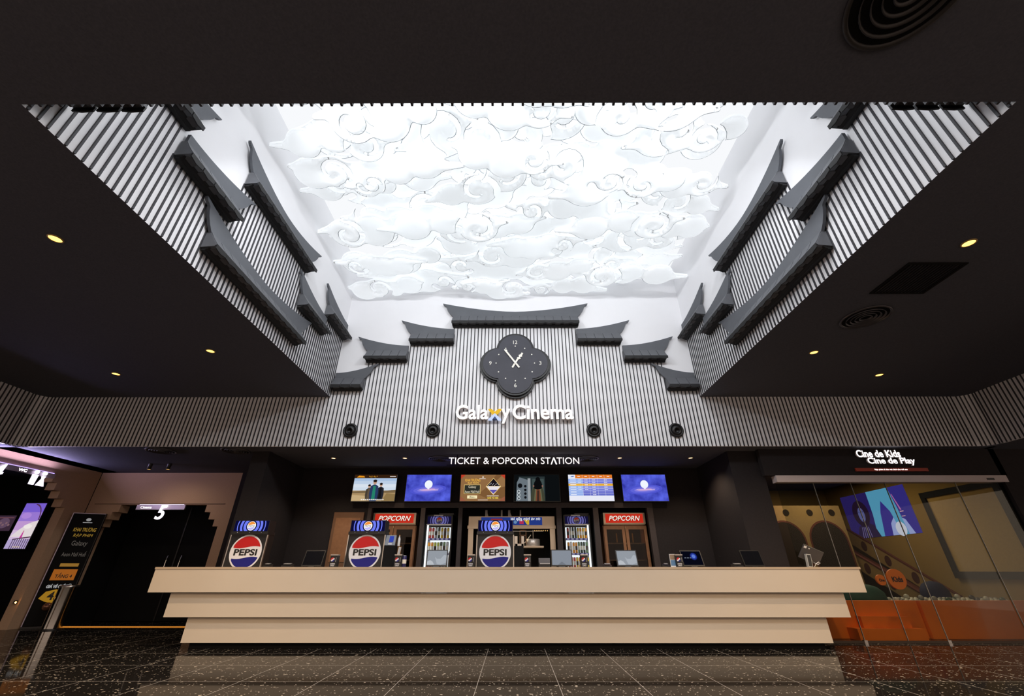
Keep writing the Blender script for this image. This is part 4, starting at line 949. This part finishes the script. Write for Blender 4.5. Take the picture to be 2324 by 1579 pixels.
# ================================================================= BIG POPCORN MACHINE
r = thing('popcorn_machine', 'large stainless popcorn machine with kettle in the central niche of the station', 'popcorn machine', (-.035, 9.72, 0))
k = MB(); k.box(-.93, .93, 0, .7, 0, .9, STEELW); k.build('base_cabinet', r)
k = MB(); k.box(-.93, -.82, 0, .06, .9, 1.80, STEELW); k.box(.82, .93, 0, .06, .9, 1.80, STEELW); k.box(-.95, .95, -.01, .06, 1.79, 1.85, STEELW); k.build('front_frame', r)
k = MB(); k.box(-.93, .93, 0, .7, 1.85, 2.035, STEELW); k.build('hood', r)
k = MB(); k.box(-.93, .93, .66, .7, .9, 1.85, BLKM); k.box(-.93, -.91, .06, .66, .9, 1.85, BLKM); k.box(.91, .93, .06, .66, .9, 1.85, BLKM); k.build('inner_walls', r)
k = MB(); k.box(-.70, .68, .05, .08, 1.74, 1.75, STEEL)
for i in range(7): k.lathe([(.012, 0), (.01, .012), (.0005, .014)], em((255, 200, 120), 1.0), T(.50+i*.045, .06, 1.755) @ Matrix.Rotation(PI/2, 4, 'X'), 8)
k.build('lamp_rail', r)
k = MB(); k.lathe([(.15, 0), (.155, .01), (.155, .13), (.14, .14), (.0005, .145)], pm('white_kettle', (215, 205, 195), .35, .5), T(.46, .25, 1.46), 28); k.build('kettle', r)
k = MB(); k.box(.25, .68, .05, .45, 1.425, 1.46, STEELW); k.tube([(.28, .2, 1.52), (.42, .2, 1.68)], .008, STEEL); k.tube([(.47, .25, 1.6), (.47, .25, 1.78)], .009, STEEL); k.build('kettle_arm', r)
k = MB(); k.box(.17, .19, .1, .13, 1.5, 1.77, WOOD); k.box(.30, .32, .1, .13, 1.5, 1.77, WOOD); k.box(.17, .32, .1, .13, 1.75, 1.77, WOOD); k.box(.17, .32, .1, .13, 1.66, 1.675, WOOD); k.build('control_frame', r)
k = MB(); k.flat(rect(-.66, .66, 1.862, 2.02), -.003, em((36, 58, 132), .9)); k.flat(rect(-.45, -.2, 1.9, 1.99), -.005, em((150, 50, 60), .8)); k.flat(rect(.17, .26, 1.88, 1.95), -.005, em((190, 50, 90), .8)); k.flat([(.27, 1.96), (.38, 1.96), (.38, 1.87), (.33, 1.87)], -.005, em((220, 180, 50), .8)); k.flat(circ(.08, 1.92, .035, 16), -.005, em((110, 150, 190), .8))
text(k, 'ơn và hẹn gặp lại', -.02, .62, 1.94, 2.022, -.008, em((236, 240, 250), .9), .02, 0, None, 0, True); k.build('blue_banner', r)
for x, wd, sl in ((-.59, .05, .025), (-.24, .035, 0), (-.08, .05, .035), (.18, .03, 0)):
    MB().prism([(x, 2.035), (x+wd+sl*1.2, 2.035), (x+wd, 2.13), (x+wd, 2.19), (x, 2.19)], .2, .23, pm('galvanised_strut', (150, 146, 142), .4, .5)).build('hanger_strut', r)
l = bpy.data.lights.new('machine_lamp', 'AREA'); l.energy = 2.0; l.size = .6; l.color = (1, .8, .55); lo = bpy.data.objects.new('machine_lamp', l); COL.objects.link(lo); lo.parent = r; lo.location = (0, .3, 1.83)

# ================================================================= LEFT: CINEMA 5 DOOR, STANDEE, BIN, RESTROOM SIGN
r = thing('cinema_number_sign', 'lit header plate with the number 5 above the cinema door', 'sign', (-7.975, 9.98, 2.21))
MB().box(-.55, .55, 0, .035, 0, .10, pm('pale_metal_plate', (190, 180, 185), .35, .5)).build('header_plate', r)
k = MB(); text(k, 'Cinema', -.45, -.20, .02, .075, -.003, em((255, 250, 255), 1.5), .015); k.build('small_lettering', r)
k = MB(); text(k, '5', -.02, .17, -.21, .085, -.03, em((250, 240, 255), 2.0), .008, .03, None, .18); k.build('numeral', r)
k = MB(); k.box(-.5, .5, .005, .03, .10, .112, em((235, 225, 255), 2.0)); k.build('light_strip', r)
# restroom sign on the left wall (built facing -y, then turned)
r = thing('restroom_sign', 'lit restroom sign with man and woman pictograms over the left portal', 'sign', (-9.60, 8.2, 2.69), PI/2)
MB().box(-.75, .74, 0, .035, 0, .09, pm('pale_metal_plate', (190, 180, 185), .35, .5)).build('header_plate', r)
WL = em((240, 226, 255), 2.0)
k = MB(); text(k, 'WC', .01, .17, .015, .07, -.003, em((255, 250, 255), 2.2), .03); k.build('small_lettering', r)
k = MB(); k.prism(circ(.34, .055, .038, 18), -.04, -.01, WL); k.prism([(.285, .005), (.385, .005), (.375, -.185), (.29, -.185)], -.04, -.01, WL); k.build('man_pictogram', r)
k = MB(); k.prism(circ(.50, .055, .038, 18), -.04, -.01, WL); k.prism([(.465, .005), (.535, .005), (.515, -.05), (.575, -.185), (.425, -.185), (.485, -.05)], -.04, -.01, WL); k.build('woman_pictogram', r)
k = MB(); text(k, '4', -.42, -.24, -.19, .08, -.03, WL, .008, .03, None, .18); k.build('numeral', r)
k = MB(); k.box(-.7, .7, .0, .03, .092, .104, em((190, 165, 255), 1.6)); k.build('light_strip', r)
l = bpy.data.lights.new('violet_strip', 'AREA'); l.shape = 'RECTANGLE'; l.size = 1.3; l.size_y = .03; l.energy = 30; l.color = (.66, .55, 1.0)
lo = bpy.data.objects.new('violet_strip', l); COL.objects.link(lo); lo.parent = r; lo.location = (0, -.06, .10); lo.rotation_euler = (R(-140), 0, 0)
# posters in the restroom lobby
def poster(x0, x1, z0, z1, y, lb, art):
    r = thing('lightbox_poster', lb, 'poster', ((x0+x1)/2, y, z0), 0); w_ = x1-x0; h = z1-z0
    MB().box(-w_/2-.03, w_/2+.03, .003, .06, -.03, h+.03, BLACK).build('frame', r); k = MB(); art(k, w_, h); k.build('lit_artwork', r)
def art1(k, w, h):
    cols = ((176, 160, 204), (206, 182, 214), (188, 150, 206), (150, 118, 206), (118, 92, 204))
    for i, c in enumerate(cols): k.flat(rect(-w/2, w/2, h*i/5, h*(i+1)/5), 0, E_(c))
    k.flat([(-w/2, h*.25), (w/2, h*.25), (w/2, h*.62), (w*.1, h*.55), (-w*.2, h*.42)], -.0006, E_((222, 212, 214)))
    k.flat(circ(w*.12, h*.48, w*.2, 18, h*.05), -.001, E_((236, 230, 226))); k.flat(circ(-w*.2, h*.72, w*.24, 18, h*.07), -.001, E_((170, 132, 214)))
    n = 12
    for q in range(n):
        a0, a1 = PI/2*q/n, PI/2*(q+1)/n
        k.flat([(w*.02+w*.42*math.cos(a0), h*.62+h*.34*math.sin(a0)), (w*.02+w*.47*math.cos(a0), h*.62+h*.37*math.sin(a0)), (w*.02+w*.47*math.cos(a1), h*.62+h*.37*math.sin(a1)), (w*.02+w*.42*math.cos(a1), h*.62+h*.34*math.sin(a1))], -.0014, E_((84, 50, 84)))
    k.flat([(-w*.02, h*.22), (w*.1, h*.22), (w*.06, h*.36), (w*.02, h*.36)], -.0014, E_((190, 56, 150))); k.flat(circ(w*.04, h*.375, w*.035, 12), -.0016, E_((196, 130, 150)))
    k.flat([(-w*.3, h*.19), (w/2, h*.24), (w/2, h*.265), (-w*.3, h*.21)], -.0018, E_((70, 44, 62)))
    for i in range(8): k.flat(rect(-w*.28+i*w*.10, -w*.24+i*w*.10, 0, h*.21), -.0018, E_((84, 66, 92)))
    for i in range(4): k.flat(rect(-w*.12+i*w*.09, -w*.06+i*w*.09, h*.03, h*.05), -.0024, E_((216, 196, 170)))
def art2(k, w, h):
    k.flat(rect(-w/2, w/2, 0, h), 0, E_((58, 40, 56))); k.flat(circ(0, h*.5, w*.3, 18, h*.34), -.001, E_((92, 70, 92))); k.flat(rect(-w*.42, w*.42, h*.82, h*.88), -.001, E_((110, 70, 80)))
    for i in range(5): k.flat(circ(-w*.3+i*w*.15, h*.38+.04*(i % 2), h*.08, 10), -.0014, E_((120, 90, 100)))
poster(-11.41, -10.93, 1.426, 2.386, 10.3, 'purple sky poster lightbox with an arched window in the restroom lobby', art1)
poster(-12.02, -11.58, 1.80, 2.13, 10.38, 'dim dark poster in the restroom lobby left of the purple lightbox', art2)
# standee
r = thing('promo_standee', 'tall black promotional standee leaning into the corner beside the cinema 5 door', 'standee', (-9.33, 9.80, 0), R(26))
MB().box(-.27, .27, 0, .05, .04, 2.10, BLKM).build('board', r)
k = MB(); k.box(-.285, -.27, -.01, .06, .03, 2.11, pm('violet_grey_metal_edge', (170, 160, 180), .3, .6)); k.box(.27, .28, -.01, .06, .03, 2.11, BLACK); k.box(-.27, .27, -.005, .055, 2.10, 2.112, pm('violet_grey_metal_edge', (170, 160, 180), .3, .6)); k.build('frame', r)
MB().box(-.27, .27, -.05, .10, 0, .03, BLACK).build('foot', r)
GT = em((190, 150, 60), .55); WTt = em((190, 190, 190), .5)
k = MB(); k.flat(circ(.02, 1.98, .045, 16, .03), -.002, WTt); k.flat(rect(-.06, .10, 1.915, 1.928), -.002, WTt); k.build('printed_logo', r)
k = MB(); text(k, 'KHAI TRƯƠNG', -.16, .22, 1.74, 1.83, -.002, GT, .008, 0, None, .1); text(k, 'RẠP PHIM', -.12, .20, 1.62, 1.70, -.002, GT, 0.0, 0, None, .1); k.build('gold_headline', r)
DK = em((150, 140, 130), .28)
k = MB(); text(k, 'Galaxy', -.09, .17, 1.44, 1.56, -.002, DK, .0); k.build('venue_lettering', r); k = MB(); text(k, 'Aeon Mall Huế', -.17, .22, 1.26, 1.36, -.002, DK, .0); k.build('venue_lettering', r)
k = MB(); k.flat(rect(-.12, .18, 1.07, 1.13), -.002, em((190, 140, 60), .5)); k.build('gold_strip', r)
k = MB(); k.flat(rect(-.18, .2, .82, 1.02), -.002, em((196, 112, 40), .55)); text(k, 'TẦNG 4', -.12, .15, .86, .96, -.003, LK, .025); k.build('floor_label', r)
k = MB(); text(k, 'GIÁ VÉ CHỈ TỪ', -.18, .2, .68, .76, -.002, em((200, 200, 200), .6), .05, 0, None, .15); k.build('price_line', r)
k = MB(); k.flat([(-.22, .50), (-.15, .62), (0, .66), (.12, .62), (.2, .56), (.14, .46), (0, .42), (-.12, .45)], -.002, em((190, 140, 40), .6)); text(k, '45', -.10, .10, .47, .62, -.003, LK, .025); k.build('price_splash', r)
k = MB(); k.lathe([(.07, 0), (.075, .02), (.06, .05), (.0005, .06)], pm('copper_medal', (150, 110, 90), .3, .7), T(-.02, -.02, .36) @ Matrix.Rotation(PI/2, 4, 'X'), 18); k.build('medallion', r)
# bin
r = thing('steel_bin', 'tall polished steel cylinder bin in front of the black standee', 'bin', (-8.86, 9.55, 0))
MB().lathe([(.15, 0), (.15, .70), (.152, .71)], CHROME, None, 40).build('body', r); MB().lathe([(.154, .71), (.154, .735), (.12, .742), (.115, .73), (.0005, .725)], STEEL, None, 40).build('rim', r); MB().lathe([(.153, .0), (.153, .02), (.150, .022)], BLACK, None, 40).build('base_ring', r)
r = thing('wall_washer', 'small warm lamp low on the left wall by the restroom portal', 'lamp', (-9.70, 9.46, .45))
MB().lathe([(.03, 0), (.03, .05), (.0005, .055)], BLACK, T(0, 0, -.02), 14).build('body', r); MB().lathe([(.016, 0), (.012, .012), (.0005, .016)], em((255, 180, 90), 12), T(.04, -.03, 0) @ Matrix.Rotation(PI/2, 4, 'X'), 12).build('lens', r)
k = MB(); k.box(-9.28, -5.05, 9.93, 9.955, .0, .012, em((255, 160, 60), .7)); tag(k.build('floor_light_strip'), 'warm light strip along the floor at the cinema 5 threshold', 'light strip')

# ================================================================= RIGHT: PLAY ROOM
r = thing('play_room_sign', 'white illuminated two-line kids cinema sign on the black board at right', 'sign', (6.9, 7.83, 2.6))
KS = em((255, 248, 250), 1.8)
def ptext(k, s, x0, x1, z0, z1): text(k, s, x0, x1, z0, z1, -.03, SGS, .022, .03); text(k, s, x0, x1, z0, z1, -.047, KS, .022)
k = MB(); ptext(k, 'Cine de Kids', -.51, .30, .25, .385); k.build('first_line', r)
k = MB(); ptext(k, 'Cine de Play', -.35, .52, .10, .245); k.build('second_line', r)
k = MB(); k.box(-.61, .71, -.025, 0, .0, .06, pm('rust_red_bar', (150, 50, 30), .5)); text(k, 'Rạp phim & khu vui chơi cho trẻ em', -.27, .33, .012, .048, -.027, em((255, 240, 236), 1.6), .03); k.build('red_bar', r)
# projected film on the right wall
r = thing('projection_screen', 'lit blue film picture on the right wall of the play room', 'screen', (8.895, 10.92, 1.72), -PI/2)
k = MB(); w_, h = 2.06, 1.02
MB().box(-w_/2, w_/2, .0, .004, 0, h, WPLAS).build('screen_cloth', r)
k.flat(rect(-w_/2, w_/2, 0, h), -.002, E_((62, 52, 150))); k.flat(rect(-w_/2, -w_*.05, 0, h), -.003, E_((46, 34, 104)))
k.flat([(-w_*.05, h), (w_*.28, h), (w_*.31, h*.6), (w_*.34, 0), (w_*.25, 0), (w_*.2, h*.5), (w_*.12, h*.75), (w_*.06, h*.5), (w_*.0, 0), (-w_*.1, 0), (-w_*.06, h*.5)], -.004, E_((96, 172, 214)))
k.flat([(w_*.12, 0), (w_*.42, 0), (w_*.36, h*.3), (w_*.24, h*.42), (w_*.15, h*.25)], -.0035, E_((170, 180, 240))); k.flat(circ(w_*.26, h*.12, w_*.07, 18, h*.15), -.005, E_((226, 224, 244)))
for z in (.46, .36): k.flat(rect(w_*.33, w_*.38, h*z, h*z+.014), -.006, E_((255, 190, 200)))
k.flat([(w_*.30, h*.85), (w_*.31, h*.85), (w_*.36, h*.5), (w_*.34, h*.5)], -.006, E_((206, 120, 190)))
k.flat([(-w_*.42, 0), (-w_*.05, 0), (-w_*.1, h*.26), (-w_*.2, h*.34), (-w_*.34, h*.26)], -.0045, E_((44, 30, 64))); k.flat(circ(-w_*.24, h*.55, w_*.13, 22, h*.30), -.005, E_((38, 22, 44))); k.flat(circ(-w_*.235, h*.52, w_*.052, 18, h*.17), -.006, E_((96, 98, 160)))
k.flat([(-w_*.255, h*.42), (-w_*.21, h*.42), (-w_*.232, h*.445)], -.007, E_((170, 176, 220))); k.flat([(-w_*.27, h*.6), (-w_*.245, h*.57), (-w_*.27, h*.58)], -.007, E_((30, 22, 50))); k.flat([(-w_*.20, h*.6), (-w_*.225, h*.57), (-w_*.20, h*.58)], -.007, E_((30, 22, 50)))
for i in range(5): k.flat([(-w_*.33+i*.07, 0), (-w_*.32+i*.07, 0), (-w_*.29+i*.05, h*.24), (-w_*.30+i*.05, h*.24)], -.0065, E_((120, 106, 160)))
k.build('film_picture', r)
# framed panel
r = thing('framed_wall_panel', 'large plain tan panel in a wide black frame on the play room wall', 'panel', (8.89, 8.72, .98), -PI/2)
k = MB(); k.box(-.72, .70, -.01, 0, 0, 1.39, pm('ochre_panel', (176, 144, 84), .9, spec=.1, noise=.15, nscale=40)); k.build('panel', r)
k = MB(); k.box(-.82, .80, -.05, 0, 1.39, 1.50, BLKM); k.box(-.82, .80, -.05, 0, -.12, 0, BLKM); k.box(-.82, -.72, -.05, 0, 0, 1.39, BLKM); k.box(.70, .80, -.05, 0, 0, 1.39, BLKM); k.build('frame', r)
# arch house panel
PANC = pm('tan_play_panel', (150, 122, 78), .8, noise=.1); HOLE = pm('dark_opening', (34, 22, 14), .9); MAR = pm('maroon_trim', (92, 40, 24), .7)
r = thing('play_house', 'tan play house front with dark arches and round holes behind the glass', 'play house', (7.0, 11.0, 0))
MB().box(-1.4, 1.08, 0, .06, 0, 2.42, PANC).build('front_panel', r)
for cx_ in (-.42, .58):
    k = MB(); k.flat([(cx_-.46, 0), (cx_+.46, 0)]+circ(cx_, 1.62, .46, 18, .46, 0, PI), -.004, MAR); k.flat([(cx_-.42, 0), (cx_+.42, 0)]+circ(cx_, 1.62, .42, 18, .42, 0, PI), -.008, HOLE); k.build('arch', r)
for cx_ in (-.27, .31, .85): k = MB(); k.prism(circ(cx_, 2.257, .075, 20), -.01, 0, HOLE); k.build('round_hole', r)
# slide
r = thing('play_slide', 'tan slide with oval holes in its sides coming down beside the right wall', 'slide', (0, 0, 0))
def rail(x, y0, z0, y1, z1, nm_):
    My = Matrix(((0, 1, 0, x), (1, 0, 0, 0), (0, 0, 1, 0), (0, 0, 0, 1)))
    k = MB(); k.prism([(y0, z0), (y1, z1), (y1, z1-.34), (y0, z0-.34)], -.02, .02, PANC, My)
    k.prism([(y0, z0+.03), (y1, z1+.03), (y1, z1), (y0, z0)], -.03, .03, MAR, My); o = k.build(nm_, r)
    for i in range(5):
        t = (i+.5)/5; yy = y0+(y1-y0)*t; zz = z0+(z1-z0)*t-.17; k = MB(); k.prism(circ(yy, zz, .085, 18, .11), -.026, .026, pm('maroon_hole', (70, 26, 18), .8), My); k.build('oval_hole', o)
rail(8.72, 12.3, 2.2, 9.45, .53, 'right_side'); rail(8.20, 12.3, 1.95, 9.5, .47, 'left_side')
k = MB(); k.add([(8.2, 12.3, 1.7), (8.72, 12.3, 1.7), (8.72, 9.5, .25), (8.2, 9.5, .25), (8.2, 12.3, 1.66), (8.72, 12.3, 1.66), (8.72, 9.5, .21), (8.2, 9.5, .21)], [(0, 1, 2, 3), (7, 6, 5, 4), (0, 4, 5, 1), (2, 6, 7, 3), (1, 5, 6, 2), (3, 7, 4, 0)], MAR); k.build('chute', r)
k = MB(); k.box(8.18, 8.26, 12.2, 12.3, 0, 1.66, PANC); k.box(8.66, 8.74, 12.2, 12.3, 0, 1.66, PANC); k.box(8.2, 8.72, 9.5, 9.6, 0, .21, PANC); k.build('posts', r)
# ball pit
ORG = pm('orange_padding', (250, 122, 28), .55, noise=.1, nscale=6)
r = thing('ball_pit', 'orange padded ball pit wall behind the glass at right', 'ball pit', (0, 0, 0))
k = MB(); k.box(6.95, 8.88, 8.35, 8.47, 0, .54, ORG); k.build('front_pad', r)
k = MB(); k.prism([(5.3, 0), (6.93, 0), (6.93, .54), (5.3, .54)], 8.40, 8.52, ORG); k.build('side_pad', r)
k = MB(); k.box(5.6, 6.7, 8.15, 8.4, 0, .16, ORG); k.box(5.8, 6.6, 8.27, 8.4, .16, .32, ORG); k.build('entry_steps', r)
k = MB(); k.box(5.4, 8.88, 8.53, 9.40, 0, .44, pm('pit_bed', (90, 86, 80), .8)); k.build('pit_base', r)
BC = [pm('ball_white', (205, 198, 184), .35), pm('ball_grey', (150, 146, 140), .35), pm('ball_green', (70, 92, 74), .35), pm('ball_dark', (66, 62, 60), .35)]
BN = [('white', 0), ('grey', 1), ('dark green', 2), ('charcoal', 3)]
bms = []
for nme, i in BN:
    k = MB(); k.lathe([(.0005, -.045)]+[(.045*math.cos(a), .045*math.sin(a)) for a in [R(q) for q in (-60, -30, 0, 30, 60)]]+[(.0005, .045)], BC[i], None, 12, True, False); o = k.build('play_ball'); bms.append(o)
used = [False]*4; rb = random.Random(3)
for rw in range(4):
    for i in range(25):
        q = rb.choices((0, 1, 2, 3), (6, 3, 1, 1.5))[0]
        o = bms[q] if not used[q] else bms[q].copy()
        if used[q]: COL.objects.link(o)
        used[q] = True
        o.location = (6.75+i*.084+rb.uniform(-.012, .012), 8.58+rw*.09+rb.uniform(-.008, .008), .49+.012*rw+(.05 if (i*7+rw*3) % 11 == 0 else 0))
        tag(o, '%s plastic ball in the ball pit behind the glass' % BN[q][0], 'ball', '%s balls in the ball pit' % BN[q][0])
def blob(name, lb, cat, loc, rx, ry, rz, mat):
    k = MB(); k.lathe([(.0005, 0), (.8, .02), (1, .3), (.95, .6), (.7, .85), (.4, .96), (.0005, 1)], mat, Matrix.Diagonal((rx, ry, rz, 1)), 24, True, False)
    return tag(k.build(name, None, loc), lb, cat)
blob('teal_mound', 'dark teal soft mound beside the orange kids discs', 'soft toy', (6.35, 8.80, .443), .40, .20, .34, pm('dark_teal', (40, 84, 72), .7))
blob('bean_bag', 'dark blue round bean bag under the corner of the framed panel', 'bean bag', (7.95, 9.12, .443), .24, .2, .38, pm('navy_fabric', (36, 42, 80), .8))
def disc(x, z, rd, s_, lb):
    r = thing('orange_disc', lb, 'sign', (x, 7.914, z), 0, 'orange round signs by the ball pit')
    MB().prism(circ(0, 0, rd, 36), 0, .03, pm('bright_orange_board', (244, 122, 34), .5)).build('board', r); k = MB(); text(k, s_, -rd*.55, rd*.62, -rd*.28, rd*.25, -.003, LK, .035); k.build('lettering', r)
disc(6.36, .872, .150, 'Kids', 'larger orange round board lettered Kids fixed on the glass front'); disc(6.10, .860, .078, 'Cine', 'smaller orange round board lettered Cine fixed on the glass front')
l = bpy.data.lights.new('play_room_lamp', 'AREA'); l.energy = 40; l.size = 1.4; l.color = (1, .78, .5)  # unseen lamp added to brighten the play room
r = thing('ceiling_panel_lamp', 'flat dim lamp on the play room ceiling, hidden above the glass', 'lamp', (7.3, 10.0, ZS-.02)); MB().box(-.5, .5, -.5, .5, -.0, .02, WPLAS).build('housing', r)
lo = bpy.data.objects.new('play_room_lamp', l); COL.objects.link(lo); lo.parent = r; lo.location = (0, 0, -.03)
